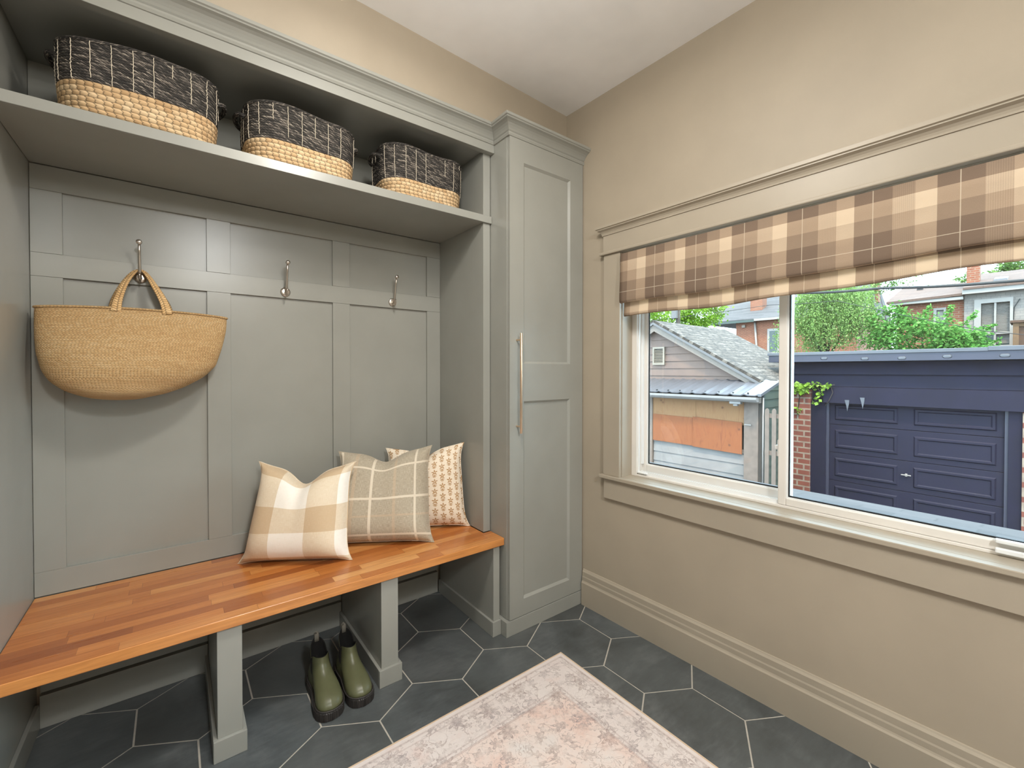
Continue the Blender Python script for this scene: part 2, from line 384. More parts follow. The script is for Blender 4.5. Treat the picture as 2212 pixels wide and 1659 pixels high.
def m_rug():
    t = NT('faded_pink_floral_rug'); x, y, _ = t.sep(t.uv())      # metres: x from right edge leftwards, y from top edge downwards
    v = t.comb(x, y, 0)
    n1 = t.noise(v, 5, 6, 0.65); n2 = t.noise(v, 18, 5, 0.7); n3 = t.noise(v, 90, 3, 0.7)
    edge = t.m('MINIMUM', x, y)
    field = t.ramp(n1, [(0.32, (216, 184, 172)), (0.5, (222, 204, 196)), (0.68, (216, 210, 207))])
    border = t.ramp(n1, [(0.3, (210, 196, 192)), (0.55, (219, 209, 205)), (0.75, (212, 203, 200))])
    inb = t.lt(edge, 0.17)
    c = t.mix(inb, field, border)
    for e0, hw, k in ((0.022, 0.004, 0.35), (0.045, 0.0025, 0.3), (0.155, 0.003, 0.35), (0.172, 0.005, 0.35)):
        c = t.mix(t.m('MULTIPLY', t.band(edge, e0, hw), k), c, L((160, 136, 132)))
    # scattered motifs: three lattices of flowers of different size, each cell turned at random
    def flowers(cell, size, pet, ph, dens, ringk):
        gx = t.m('ADD', t.m('DIVIDE', x, cell), ph); gy = t.m('ADD', t.m('DIVIDE', y, cell), ph*1.7)
        cx, cy = t.m('FLOOR', gx), t.m('FLOOR', gy); rc = t.white(t.comb(cx, cy, 0)); rr = t.sep(rc[1])
        p = t.m('SUBTRACT', t.m('FRACT', gx), t.m('ADD', 0.35, t.m('MULTIPLY', rr[0], 0.3))); q = t.m('SUBTRACT', t.m('FRACT', gy), t.m('ADD', 0.35, t.m('MULTIPLY', rr[1], 0.3)))
        r = t.m('SQRT', t.m('ADD', t.m('MULTIPLY', p, p), t.m('MULTIPLY', q, q)))
        an = t.m('ADD', t.m('ARCTAN2', p, q), t.m('MULTIPLY', rr[2], 6.28))
        R = t.m('MULTIPLY', size, t.m('ADD', 0.72, t.m('MULTIPLY', t.m('COSINE', t.m('MULTIPLY', an, pet)), 0.28)))
        k = t.m('DIVIDE', r, R)
        ring = t.m('MAXIMUM', t.band(k, 0.92, 0.13), t.m('MULTIPLY', t.band(k, 0.42, 0.16), ringk))
        fill = t.m('MULTIPLY', t.lt(k, 0.8), 0.35)
        return t.m('MULTIPLY', t.m('MAXIMUM', ring, fill), t.lt(rc[0], dens))
    fade = t.fr(n2, 0.38, 0.56, 0.12, 1.0)
    warp = t.noise(v, 14, 2)
    f1 = flowers(0.128, 0.30, 8.0, 0.0, 0.70, 1.0); f2 = flowers(0.072, 0.33, 5.0, 0.31, 0.7, 0.8); f3 = flowers(0.040, 0.36, 4.0, 0.63, 0.55, 0.5)
    vn = t.noise(v, 11, 3, 0.5, 1.2); vine = t.m('LESS_THAN', t.m('ABSOLUTE', t.m('SUBTRACT', vn, 0.5)), 0.012)
    vn2 = t.noise(t.map(v, loc=(3, 5, 1)), 17, 2, 0.5, 1.6); vine2 = t.m('LESS_THAN', t.m('ABSOLUTE', t.m('SUBTRACT', vn2, 0.5)), 0.010)
    ink = t.m('MAXIMUM', t.m('MAXIMUM', f1, t.m('MULTIPLY', f2, 0.9)), t.m('MAXIMUM', t.m('MULTIPLY', f3, 0.8), t.m('MULTIPLY', t.m('MAXIMUM', vine, vine2), 0.8)))
    ink = t.m('MULTIPLY', t.m('MULTIPLY', ink, fade), t.gt(edge, 0.02))
    tone = t.ramp(n1, [(0.35, (118, 112, 118)), (0.6, (146, 122, 112))])
    c = t.mix(t.m('MULTIPLY', ink, 0.72), c, tone)
    c = t.mix(t.fr(n3, 0.35, 0.75, 0.0, 0.22), c, L((242, 232, 224)))
    c = t.mix(t.fr(t.noise(v, 7, 3, 0.6), 0.55, 0.75, 0, 0.35), c, L((218, 172, 156)))
    t.pbr(c, 0.95, normal=t.bump(n3, 0.3, 0.002), Sheen_Weight=0.1); return t.mat
M['rug'] = m_rug()
M['rug_bind'] = paint('beige_rug_binding', (206, 182, 156), 0.95, 0.5, 500)

def m_glass():
    t = NT('thin_window_glass'); tr = t.n('BsdfTransparent', Color=(0.96, 0.98, 0.97, 1)); gl = t.n('BsdfGlossy', Color=(1, 1, 1, 1), Roughness=0.0)
    fz = t.n('Fresnel', IOR=1.45); mx = t.n('MixShader', _0=fz.outputs[0], _1=tr.outputs[0], _2=gl.outputs[0])
    t.t.links.new(mx.outputs[0], t.out.inputs[0]); return t.mat
M['glass'] = m_glass()
def m_rubber(name, c, rough):
    t = NT(name); nz = t.noise(t.obj(), 30, 3); t.pbr(t.mix(t.fr(nz, 0.3, 0.7), L([q*0.93 for q in c]), L(c)), rough); return t.mat
M['olive'] = m_rubber('olive_rubber', (94, 96, 68), 0.36)
M['sole'] = m_rubber('dark_sole_rubber', (56, 52, 50), 0.5)
M['elastic'] = m_rubber('dark_elastic', (50, 46, 46), 0.9)
M['webbing'] = m_rubber('grey_webbing', (120, 116, 106), 0.9)
M['lining'] = m_rubber('black_lining', (18, 17, 16), 0.95)

# ---- outdoor materials
OUTK = (0.47, 0.435, 0.41)
def m_brick(name, c1, c2, mortar, bw=0.215, bh=0.075, ms=0.011, rough=0.9):
    c1, c2, mortar = [tuple(q*k for q, k in zip(c, OUTK)) for c in (c1, c2, mortar)]
    t = NT(name); v = t.uv()
    b = t.n('TexBrick', {'offset': 0.5}, Vector=v, Color1=L(c1), Color2=L(c2), Mortar=L(mortar), Scale=1.0, Mortar_Size=ms, Mortar_Smooth=0.1, Bias=0.0, Brick_Width=bw, Row_Height=bh)
    c = t.mix(t.fr(t.noise(v, 6, 4), 0.35, 0.65, 0.0, 0.35), b.outputs[0], L([q*0.72 for q in c2]))
    t.pbr(c, rough, normal=t.bump(b.outputs[1], -0.4, 0.01)); return t.mat
M['brick'] = m_brick('red_garden_brick', (226, 122, 94), (184, 92, 74), (255, 240, 222), 0.24, 0.118, 0.016)
M['brickh'] = m_brick('orange_house_brick', (250, 146, 100), (228, 122, 82), (246, 214, 184))
M['brickw'] = m_brick('white_painted_brick', (252, 250, 250), (244, 243, 245), (214, 214, 218), 0.215, 0.09, 0.008)
def m_shingle(name, cs, bw, bh, wear=0.0):
    cs = [tuple(q*k for q, k in zip(c, OUTK)) for c in cs]
    t = NT(name); v = t.uv(); nz = t.noise(v, 30, 4)
    b = t.n('TexBrick', {'offset': 0.5}, Vector=t.n('VectorMath', {'operation': 'ADD'}, _0=v, _1=t.comb(t.m('MULTIPLY', nz, 0.02), t.m('MULTIPLY', nz, 0.03), 0)).outputs[0],
            Color1=(0, 0, 0, 1), Color2=(1, 1, 1, 1), Mortar=(0.5, 0.5, 0.5, 1), Scale=1.0, Mortar_Size=0.02 if wear else 0.006, Mortar_Smooth=0.2, Brick_Width=bw, Row_Height=bh)
    f = t.m('ADD', t.m('MULTIPLY', b.outputs[0], 0.45), t.m('MULTIPLY', t.noise(v, 12, 5, 0.7), 0.55))
    c = t.ramp(f, [(0.2, cs[0]), (0.5, cs[1]), (0.8, cs[2])])
    c = t.mix(t.m('MULTIPLY', b.outputs[1], 0.7), c, L(cs[3]))
    if wear: c = t.mix(t.fr(t.noise(t.map(v, (1.0, 3.4, 1)), 4.5, 6, 0.8), 0.50, 0.56, 0, 0.9), c, L(cs[3]))
    t.pbr(c, 0.95, normal=t.bump(b.outputs[1], -0.6, 0.02)); return t.mat
M['shake'] = m_shingle('weathered_shingle', ((112, 104, 94), (168, 160, 150), (208, 203, 196), (62, 48, 38)), 0.30, 0.14, 1)
M['asph'] = m_shingle('grey_asphalt_shingle', ((112, 114, 122), (134, 136, 146), (152, 154, 164), (98, 98, 106)), 0.9, 0.16)
M['asphb'] = m_shingle('brown_asphalt_shingle', ((140, 112, 100), (164, 134, 122), (182, 152, 140), (120, 96, 86)), 0.5, 0.16)
M['porch'] = m_shingle('dark_porch_shingle', ((82, 82, 92), (104, 106, 118), (124, 126, 138), (64, 64, 72)), 0.34, 0.145)
def plain(name, c, rough=0.7, amp=0.1, scale=4.0, spec=0.5):
    c = tuple(q*k for q, k in zip(c, OUTK))
    t = NT(name); nz = t.noise(t.n('NewGeometry').outputs['Position'], scale, 4)
    t.pbr(t.mix(t.fr(nz, 0.3, 0.7), L([q*(1-amp) for q in c]), L([min(255, q*(1+amp*0.6)) for q in c])), rough, Specular_IOR_Level=spec); return t.mat
M['navy'] = plain('dark_navy_siding', (46, 44, 84), 0.7, 0.10, spec=0.15)
M['navyd'] = plain('dark_navy_door', (42, 38, 82), 0.65, 0.06, spec=0.2)
M['navyl'] = plain('grey_navy_fascia', (78, 78, 118), 0.5, 0.08)
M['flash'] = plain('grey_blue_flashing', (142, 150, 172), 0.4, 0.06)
M['mauve'] = plain('mauve_lap_siding', (180, 150, 138), 0.7, 0.05)
M['rake'] = plain('weathered_white_board', (206, 196, 188), 0.7, 0.06, 20)
M['sheet'] = plain('blue_grey_sheet_metal', (152, 158, 176), 0.4, 0.05)
M['gutter'] = plain('white_gutter_metal', (224, 226, 232), 0.45, 0.05)
M['dirtyw'] = plain('dirty_white_siding', (206, 208, 214), 0.7, 0.08)
M['green'] = plain('green_lap_siding', (112, 134, 122), 0.7, 0.08)
M['cream'] = plain('cream_vent', (230, 222, 206), 0.6, 0.03)
M['black'] = plain('black_rubber', (34, 36, 42), 0.7, 0.05)
M['pole'] = plain('weathered_pole_wood', (96, 86, 78), 0.9, 0.2, 12)
M['fence'] = plain('pale_pink_fence_wood', (196, 178, 168), 0.8, 0.1, 10)
M['grey'] = plain('grey_metal_box', (160, 160, 168), 0.5, 0.05)
M['whitep'] = plain('white_outdoor_paint', (255, 255, 255), 0.5, 0.03)
M['brownw'] = plain('brown_fence_wood', (140, 96, 64), 0.8, 0.2, 10)
M['tanw'] = plain('tan_frame_wood', (186, 142, 92), 0.8, 0.1, 10)
M['darkp'] = plain('dark_pane', (70, 92, 92), 0.15, 0.1)
M['teal'] = plain('teal_eave_board', (92, 124, 116), 0.6, 0.06)
M['asphalt'] = plain('asphalt_ground', (96, 96, 98), 0.95, 0.15, 2)
def m_ply(name, c0, c1, c2):
    c0, c1, c2 = [tuple(q*k for q, k in zip(c, OUTK)) for c in (c0, c1, c2)]
    t = NT(name); v = t.uv(); x, y, _ = t.sep(v)
    g = t.noise(t.comb(t.m('MULTIPLY', x, 9), t.m('MULTIPLY', y, 1.4), 0), 2.0, 5, 0.6, 1.6)
    c = t.ramp(g, [(0.3, c0), (0.52, c1), (0.72, c2)])
    kn = t.n('TexVoronoi', Vector=v, Scale=4.2, Randomness=1.0).outputs['Distance']
    c = t.mix(t.fr(kn, 0.06, 0.13, 0.85, 0.0), c, L((70, 36, 18)))
    t.pbr(c, 0.85); return t.mat
M['plyl'] = m_ply('pale_plywood', (232, 168, 106), (242, 186, 124), (214, 142, 84))
M['plyd'] = m_ply('orange_plywood', (214, 112, 46), (232, 136, 64), (184, 86, 30))
def m_leaf(name, cs):
    cs = [tuple(q*0.67 for q in c) for c in cs]
    t = NT(name); r = t.n('NewGeometry').outputs['Random Per Island']
    c = t.ramp(r, [(0.0, cs[0]), (0.5, cs[1]), (1.0, cs[2])])
    d = t.n('BsdfDiffuse', Color=c); tr = t.n('BsdfTranslucent', Color=c)
    mx = t.n('MixShader', _0=0.35, _1=d.outputs[0], _2=tr.outputs[0]); t.t.links.new(mx.outputs[0], t.out.inputs[0]); return t.mat
M['leafm'] = m_leaf('maple_leaf', ((118, 164, 44), (156, 204, 66), (188, 224, 96)))
M['leafw'] = m_leaf('birch_leaf', ((128, 168, 84), (166, 204, 112), (198, 226, 146)))
M['leafs'] = m_leaf('shrub_leaf', ((86, 146, 62), (122, 186, 88), (160, 212, 116)))
M['leafd'] = m_leaf('background_leaf', ((88, 124, 62), (120, 158, 80), (150, 186, 106)))
M['leafv'] = m_leaf('vine_leaf', ((140, 184, 58), (172, 212, 84), (198, 228, 116)))
M['bark'] = plain('grey_brown_bark', (110, 98, 86), 0.9, 0.2, 14)
M['petal'] = plain('white_blossom_petal', (246, 232, 222), 0.8, 0.05)
# ================================================================== ROOM SHELL
YF = -4.30; ZC = 2.7375
XWR = lambda y: 2.19301 + 0.03257*(-0.47751-y)       # inner face of the window wall at depth y
def ceil_z(x): return ZC + 0.016*(2.193-x)            # the old ceiling is not quite level
def soff_y(x): return -0.4775 - 0.028*(2.193-x)       # nor is the bulkhead square to the joinery
def floor():
    s_, th = 0.2051, -0.5162; o = Vector((1.3529, -0.5070)); r3 = math.sqrt(3)*s_
    a1 = Vector((math.cos(th-math.pi/6), math.sin(th-math.pi/6)))*r3; a2 = Vector((math.cos(th+math.pi/6), math.sin(th+math.pi/6)))*r3
    bm = bmesh.new(); g = 0.0029
    for i in range(-16, 22):
        for j in range(-22, 22):
            c = o + a1*i + a2*j
            if not (-0.4 < c.x < 2.8 and YF-0.3 < c.y < 0.4): continue
            ring = [(c + Vector((math.cos(th+k*math.pi/3), math.sin(th+k*math.pi/3)))*(s_-g*2/math.sqrt(3))) for k in range(6)]
            vs_ = [bm.verts.new((p.x, p.y, 0.0)) for p in ring]; f = bm.faces.new(vs_)
            r = bmesh.ops.extrude_face_region(bm, geom=[f])
            for v in r['geom']:
                if isinstance(v, bmesh.types.BMVert): v.co.z = -0.012
    for co, no in (((0, 0, 0), (-1, 0, 0)), ((0, 0.018, 0), (0, 1, 0)), ((0, YF, 0), (0, -1, 0)), ((2.193, -0.4775, 0), tuple(NR))):
        geom = bm.verts[:]+bm.edges[:]+bm.faces[:]
        bmesh.ops.bisect_plane(bm, geom=geom, plane_co=co, plane_no=no, clear_outer=True)
    bmesh.ops.recalc_face_normals(bm, faces=bm.faces)
    me = bpy.data.meshes.new('floor'); bm.to_mesh(me); bm.free()
    n0 = len(me.polygons)
    # grout bed and slab join the same mesh
    o_ = bpy.data.objects.new('floor', me); me.materials.append(M['tile']); me.materials.append(M['grout'])
    bm = bmesh.new(); bm.from_mesh(me)
    q = [(0, 0.018), (0, YF), (XWR(YF), YF), (XWR(0.018), 0.018)]
    top = [bm.verts.new((x, y, -0.0016)) for x, y in q]; bot = [bm.verts.new((x, y, -0.10)) for x, y in q]
    fs = [bm.faces.new(top), bm.faces.new(bot[::-1])]+[bm.faces.new((top[k], bot[k], bot[(k+1) % 4], top[(k+1) % 4])) for k in range(4)]
    for f in fs: f.material_index = 1
    bmesh.ops.recalc_face_normals(bm, faces=bm.faces); bm.to_mesh(me); bm.free()
    COL.objects.link(o_); tag(o_, 'dark grey slate hexagon tile floor with pale grout lines', 'floor', kind='structure')
floor()
def struct(o, label, cat): return tag(o, label, cat, kind='structure')
def ceiling():
    b = MB(); x0, x1 = -0.15, 2.60
    b.loft([[(x, 0.15, ceil_z(x)), (x, YF-0.15, ceil_z(x)), (x, YF-0.15, ceil_z(x)+0.12), (x, 0.15, ceil_z(x)+0.12)] for x in (x0, x1)])
    struct(b.build('ceiling', M['ceil']), 'plain white painted ceiling above the room', 'ceiling')
ceiling()
def walls():
    b = MB(); b.box(-0.15, 0.0, YF-0.15, 0.15, -0.1, 2.80)
    struct(b.build('wall_left', M['cab']), 'taupe painted wall at the left end of the bench', 'wall')
    b = MB(); b.box(0.0, 2.45, 0.022, 0.15, -0.1, 2.80)                 # wall behind the joinery
    xs = (0.0, 2.30)                                                     # bulkhead above the crown moulding
    b.loft([[(x, 0.022, 2.4905), (x, soff_y(x), 2.4905), (x, soff_y(x), 2.80), (x, 0.022, 2.80)] for x in xs])
    struct(b.build('wall_back', M['wall']), 'beige painted wall and bulkhead above the crown moulding', 'wall')
    b = MB(); b.box(-0.15, 2.6, YF-0.15, YF, -0.1, 2.80)
    struct(b.build('wall_front', M['wall']), 'taupe painted wall behind the viewer', 'wall')
    b = MB(W); s0, s1, z0, z1, D = 0.3829, 1.79, 0.730, 1.895, 0.20
    b.box(-0.64, s0, 0, D, -0.1, 2.80); b.box(s1, 3.98, 0, D, -0.1, 2.80); b.box(s0, s1, 0, D, -0.1, z0); b.box(s0, s1, 0, D, z1, 2.80)
    struct(b.build('wall_right', M['wall']), 'taupe painted wall holding the wide window', 'wall')
walls()
def skirting(name, f, a0, a1, label):
    """two-stepped baseboard: input (along, out, z) ; out is negative towards the room"""
    b = MB(f); prof = [(0, 0.0), (-0.019, 0.0), (-0.019, 0.122), (-0.015, 0.128), (-0.013, 0.134), (-0.013, 0.152), (-0.011, 0.158), (-0.011, 0.180), (-0.006, 0.188), (-0.004, 0.193), (0, 0.194)]
    b.loft([[(a, p, z) for p, z in prof] for a in (a0, a1)])
    return struct(b.build(name, M['trim']), label, 'baseboard')
skirting('baseboard_right', W, 0.135, 3.79, 'tall stepped taupe baseboard under the window wall')
b = MB(); b.box(0.0, 0.013, -4.28, -0.012, 0, 0.09)
struct(b.build('baseboard_left', M['cab'], bevel=0.002), 'plain low baseboard on the left wall under the bench end', 'baseboard')
b = MB(); 
for x0, x1 in ((0.013, 0.511), (0.585, 1.067), (1.143, 1.614)): b.box(x0, x1, -0.015, 0.022, 0.0, 0.118)
struct(b.build('baseboard_back', M['cab'], bevel=0.0015), 'low grey baseboard on the back wall beneath the bench', 'baseboard')

# ---- window
def window():
    root = thing('window_1', W(0.38, 0.0, 0.73), 'wide two-pane sliding window with taupe casing, deep sill and header', 'window', kind='structure')
    T = M['trim']; s0, s1 = 0.3829, 1.79
    b = MB(W); b.box(s0-0.100, s0, -0.020, 0.0, 0.748, 1.884); b.build('side_casing', T, root, bevel=0.0015)
    b = MB(W); b.box(s1, s1+0.100, -0.020, 0.0, 0.748, 1.884); b.build('side_casing', T, root, bevel=0.0015)
    b = MB(W); b.box(s0-0.003, s0+0.004, 0.0, 0.20, 0.748, 1.89); b.box(s1-0.004, s1+0.003, 0.0, 0.2, 0.748, 1.89); b.box(s0, s1, 0.0, 0.2, 1.884, 1.898); b.build('jamb', T, root)
    # header: fillet, frieze, cove and cap, with returned ends
    b = MB(W); b.box(s0-0.122, s1+0.122, -0.034, 0.0, 1.884, 1.899); b.build('header_fillet', T, root, bevel=0.004)
    b = MB(W); b.box(s0-0.103, s1+0.103, -0.021, 0.0, 1.899, 1.992); b.build('header_frieze', T, root, bevel=0.001)
    prof = [(-0.021, 1.984), (-0.025, 1.984), (-0.026, 1.990), (-0.029, 1.997), (-0.035, 2.004), (-0.042, 2.008), (-0.046, 2.010), (-0.046, 2.014), (-0.052, 2.017), (-0.052, 2.030), (0, 2.032)]
    b = MB(W); loops = []
    for e, sg in ((s0-0.103, -1), (s1+0.103, 1)):
        loops.append([(e+sg*(-d-0.021), d, z) for d, z in prof]+[(e, 0.0, 1.984)])
    b.loft(loops); b.build('header_cap', T, root)
    b = MB(W); b.box(s0-0.118, s1+0.118, -0.036, 0.0, 0.730, 0.748); b.box(s0, s1, -0.001, 0.2, 0.730, 0.748); b.build('sill', T, root, bevel=0.003)
    b = MB(W); b.box(s0-0.098, s1+0.098, -0.018, 0.0, 0.625, 0.730); b.build('apron', T, root, bevel=0.0015)
    # vinyl frame
    V = M['vinyl']; b = MB(W); d0, d1 = 0.080, 0.170
    b.box(s0+0.004, s0+0.034, d0, d1, 0.748, 1.884); b.box(s1-0.034, s1-0.004, d0, d1, 0.748, 1.884); b.box(s0+0.034, s1-0.034, d0, d1, 0.748, 0.758); b.box(s0+0.034, s1-0.034, d0, d1, 1.862, 1.884)
    b.build('frame', V, root, bevel=0.0015)
    b = MB(W); b.box(s0+0.034, 1.062, 0.093, 0.099, 0.758, 0.772); b.box(s0+0.034, s1-0.034, 0.121, 0.126, 0.758, 0.770); b.box(s0+0.034, s0+0.040, 0.093, 0.099, 0.772, 1.862); b.build('track', M['vinylw'], root)
    def sash(a0, a1, dd, lab, z0=0.766, rl=0.036, wl=0.028, wr=0.040):
        fr_ = MB(W); z1 = 1.862
        fr_.box(a0, a0+wl, dd, dd+0.026, z0, z1); fr_.box(a1-wr, a1, dd, dd+0.026, z0, z1); fr_.box(a0+wl, a1-wr, dd, dd+0.026, z0, z0+rl); fr_.box(a0+wl, a1-wr, dd, dd+0.026, z1-0.038, z1)
        sh = fr_.build('sash', V, root, bevel=0.003); sh['label'] = lab
        bd = MB(W); i0, i1, k0, k1 = a0+wl, a1-wr, z0+rl, z1-0.038
        for q in ((i0, i0+0.006, k0, k1), (i1-0.006, i1, k0, k1), (i0+0.006, i1-0.006, k0, k0+0.005), (i0+0.006, i1-0.006, k1-0.006, k1)): bd.box(q[0], q[1], dd+0.006, dd+0.020, q[2], q[3])
        bd.build('glazing_bead', M['vinylw'], sh)
        bk = MB(W); 
        for q in ((i0+0.006, i0+0.010, k0+0.005, k1-0.006), (i1-0.010, i1-0.006, k0+0.005, k1-0.006), (i0+0.010, i1-0.010, k0+0.005, k0+0.010)): bk.box(q[0], q[1], dd+0.010, dd+0.016, q[2], q[3])
        bk.build('spacer', M['black'], sh)
        gl = MB(W); gl.box(i0+0.006, i1-0.006, dd+0.0115, dd+0.0145, k0+0.005, k1-0.006); gl.build('pane', M['glass'], sh)
    sash(s0+0.027, 1.095, 0.134, 'left sash set in the outer track'); sash(1.064, s1-0.036, 0.086, 'right sash set in the inner track', 0.7585, 0.0285)
    b = MB(W); b.box(s0+0.0345, s0+0.043, 0.118, 0.1335, 0.805, 1.862); b.build('weather_strip', M['vinylw'], root)
    b = MB(W); b.box(1.056, 1.064, 0.100, 0.116, 0.945, 1.012); b.box(1.048, 1.060, 0.098, 0.112, 0.972, 0.990); b.build('latch', M['vinylw'], root, bevel=0.003)
    b = MB(W); b.box(1.640, 1.752, 0.070, 0.0865, 0.785, 0.797); b.box(1.640, 1.752, 0.066, 0.081, 0.757, 0.772); b.build('sash_lock', M['vinylw'], root, bevel=0.003)
    b = MB(W); b.box(s0+0.035, s0+0.090, 0.080, 0.099, 0.764, 0.770); b.build('track_cover', M['vinylw'], root, bevel=0.001)
window()

def blind():
    root = thing('roman_blind', W(1.09, -0.03, 1.867), 'brown and cream plaid linen roman blind pulled up over the window', 'blind')
    s0, s1, n = 0.402, 1.800, 60
    def sheet(prof, wob):
        P, UV = [], []
        for k in range(n+1):
            a = s0+(s1-s0)*k/n; row, ur = [], []
            for i, (d, z, vv) in enumerate(prof):
                q = i/(len(prof)-1)
                row.append((a, d+wob*q*0.004*math.sin(a*9.0+1.0)+wob*q*0.003*math.sin(a*23), z+wob*q*(0.006*math.sin(a*4.4+0.6)+0.003*math.sin(a*13)) + q*(0.024*(a-0.4)/1.4-0.014)*wob)); ur.append((a, vv))
            P.append(row); UV.append(ur)
        return P, UV
    prof = [(-0.040, 1.866, 1.866), (-0.042, 1.80, 1.80), (-0.044, 1.74, 1.74), (-0.046, 1.69, 1.69), (-0.047, 1.655, 1.655), (-0.0465, 1.640, 1.640), (-0.043, 1.632, 1.631), (-0.036, 1.630, 1.623), (-0.028, 1.634, 1.614), (-0.022, 1.644, 1.603)]
    b = MB(W); P, UV = sheet(prof, 1.0); b.grid(P, UV); b.build('front_panel', M['plaid'], root, smooth=True, solid=0.0025)
    prof = [(-0.016, 1.72, 1.72), (-0.016, 1.66, 1.66), (-0.018, 1.61, 1.61), (-0.020, 1.585, 1.585), (-0.019, 1.574, 1.574), (-0.014, 1.570, 1.566), (-0.008, 1.576, 1.558)]
    b = MB(W); s0 += 0.008; P, UV = sheet(prof, 1.3); b.grid(P, UV); b.build('lower_fold', M['plaid'], root, smooth=True, solid=0.0025)
    b = MB(W); b.box(s0-0.004, s1, -0.036, -0.0215, 1.846, 1.866); b.build('head_rail', M['vinyl'], root)
blind()
for x, y in ((0.95, -1.42), (0.70, -3.60)):  # the rear holder is added to go with the fill lamp
    zc = ceil_z(x); r_ = thing('ceiling_light', (x, y, zc), 'small round bulb holder on the ceiling above the rug' if y > -2 else 'small round bulb holder added for the unseen rear fill lamp', 'ceiling light', 'bare bulb ceiling lights')
    b = MB(); b.lathe([(0.0, zc), (0.065, zc), (0.065, zc-0.010), (0.030, zc-0.022), (0.0, zc-0.022)], (x, y, 0)); b.build('ceiling_plate', M['nickel'], r_, smooth=True)
    dz = 0.265 if y > -2 else 0.29
    b = MB(); b.lathe([(0.0, zc-0.022), (0.006, zc-0.022), (0.006, zc-dz+0.045), (0.018, zc-dz+0.04), (0.020, zc-dz), (0.0, zc-dz)], (x, y, 0)); b.build('bulb_socket', M['nickel'], r_, smooth=True)

# ================================================================== BUILT-IN JOINERY
XE = 1.640                                             # inner face of the right end panel
def panelling():
    root = thing('wall_panelling', (0.82, 0.011, 0.47), 'grey-taupe board and batten wall panelling behind the hooks and cushions', 'wall panelling')
    C = M['cab']; zt = 2.0265
    b = MB(); b.box(0.001, XE-0.001, 0.0125, 0.0215, 0.436, 2.400); b.build('backing_board', C, root)
    for x0, x1 in ((0.001, 0.083), (0.518, 0.604), (1.036, 1.120), (1.555, XE-0.001)):
        b = MB(); b.box(x0, x1, 0.0, 0.0125, 0.5595, 1.6271); b.box(x0, x1, 0.0, 0.0125, 1.7120, 1.9375); b.build('stile', C, root, bevel=0.0008, seg=1)
    for nm, z0, z1 in (('bottom_rail', 0.472, 0.559), ('hook_rail', 1.6276, 1.7115), ('top_rail', 1.938, zt)):
        b = MB(); b.box(0.001, XE-0.001, 0.0, 0.0125, z0, z1); b.build(nm, C, root, bevel=0.0008, seg=1)
    b = MB(); b.box(0.001, XE-0.001, 0.0, 0.0125, 2.068, 2.386); b.build('upper_panel', C, root)
    b = MB()
    for x0, x1 in ((0.015, 0.511), (0.585, 1.067), (1.143, 1.614)): b.box(x0, x1, -0.012, 0.0125, 0.129, 0.4330)
    b.build('lower_panel', C, root)
panelling()

def crown_loop(face_y, prof): return [(face_y-p, z) for p, z in prof]
CROWN = [(0.000, 2.410), (0.006, 2.412), (0.010, 2.420), (0.010, 2.427), (0.006, 2.431), (0.010, 2.435), (0.014, 2.442), (0.020, 2.450), (0.028, 2.458), (0.038, 2.464), (0.048, 2.468), (0.050, 2.472), (0.055, 2.475), (0.055, 2.487), (0.0, 2.489)]
def cubby():
    root = thing('overhead_shelf_unit', (0.82, -0.23, 2.03), 'taupe built-in overhead shelf with crown moulding holding three baskets', 'shelf')
    C = M['cab']; zs, ts = 2.0287, 0.0352
    b = MB(); b.box(0.001, XE+0.043, -0.4600, -0.4490, zs, zs+ts); b.box(0.001, XE-0.0005, -0.4490, -0.0005, zs, zs+ts); b.build('shelf_board', C, root, bevel=0.001, seg=1)
    b = MB(); b.box(0.001, XE+0.0405, -0.4490, -0.4495+0.0005, 0.4705, zs-0.0005)
    b = MB(); b.box(XE, XE+0.0405, -0.448, 0.0215, 0.4715, 2.388); b.build('end_panel', C, root, bevel=0.001, seg=1)
    b = MB(); b.box(0.001, XE+0.043, -0.4820, -0.4485, 2.372, 2.412); b.box(0.001, XE+0.043, -0.4795, -0.4485, 2.4125, 2.4700); b.build('fascia_board', C, root, bevel=0.0008, seg=1)
    b = MB(); b.box(0.001, XE-0.0005, -0.4485, -0.0005, 2.386, 2.398); b.build('top_panel', C, root)
    b = MB(); lp = crown_loop(-0.4800, CROWN)
    xe = XE+0.0425
    b.loft([[(0.001, y, z) for y, z in lp], [(xe-(-0.4800-y)*1.0, y, z) for y, z in lp]])
    b.build('crown_moulding', C, root)
cubby()

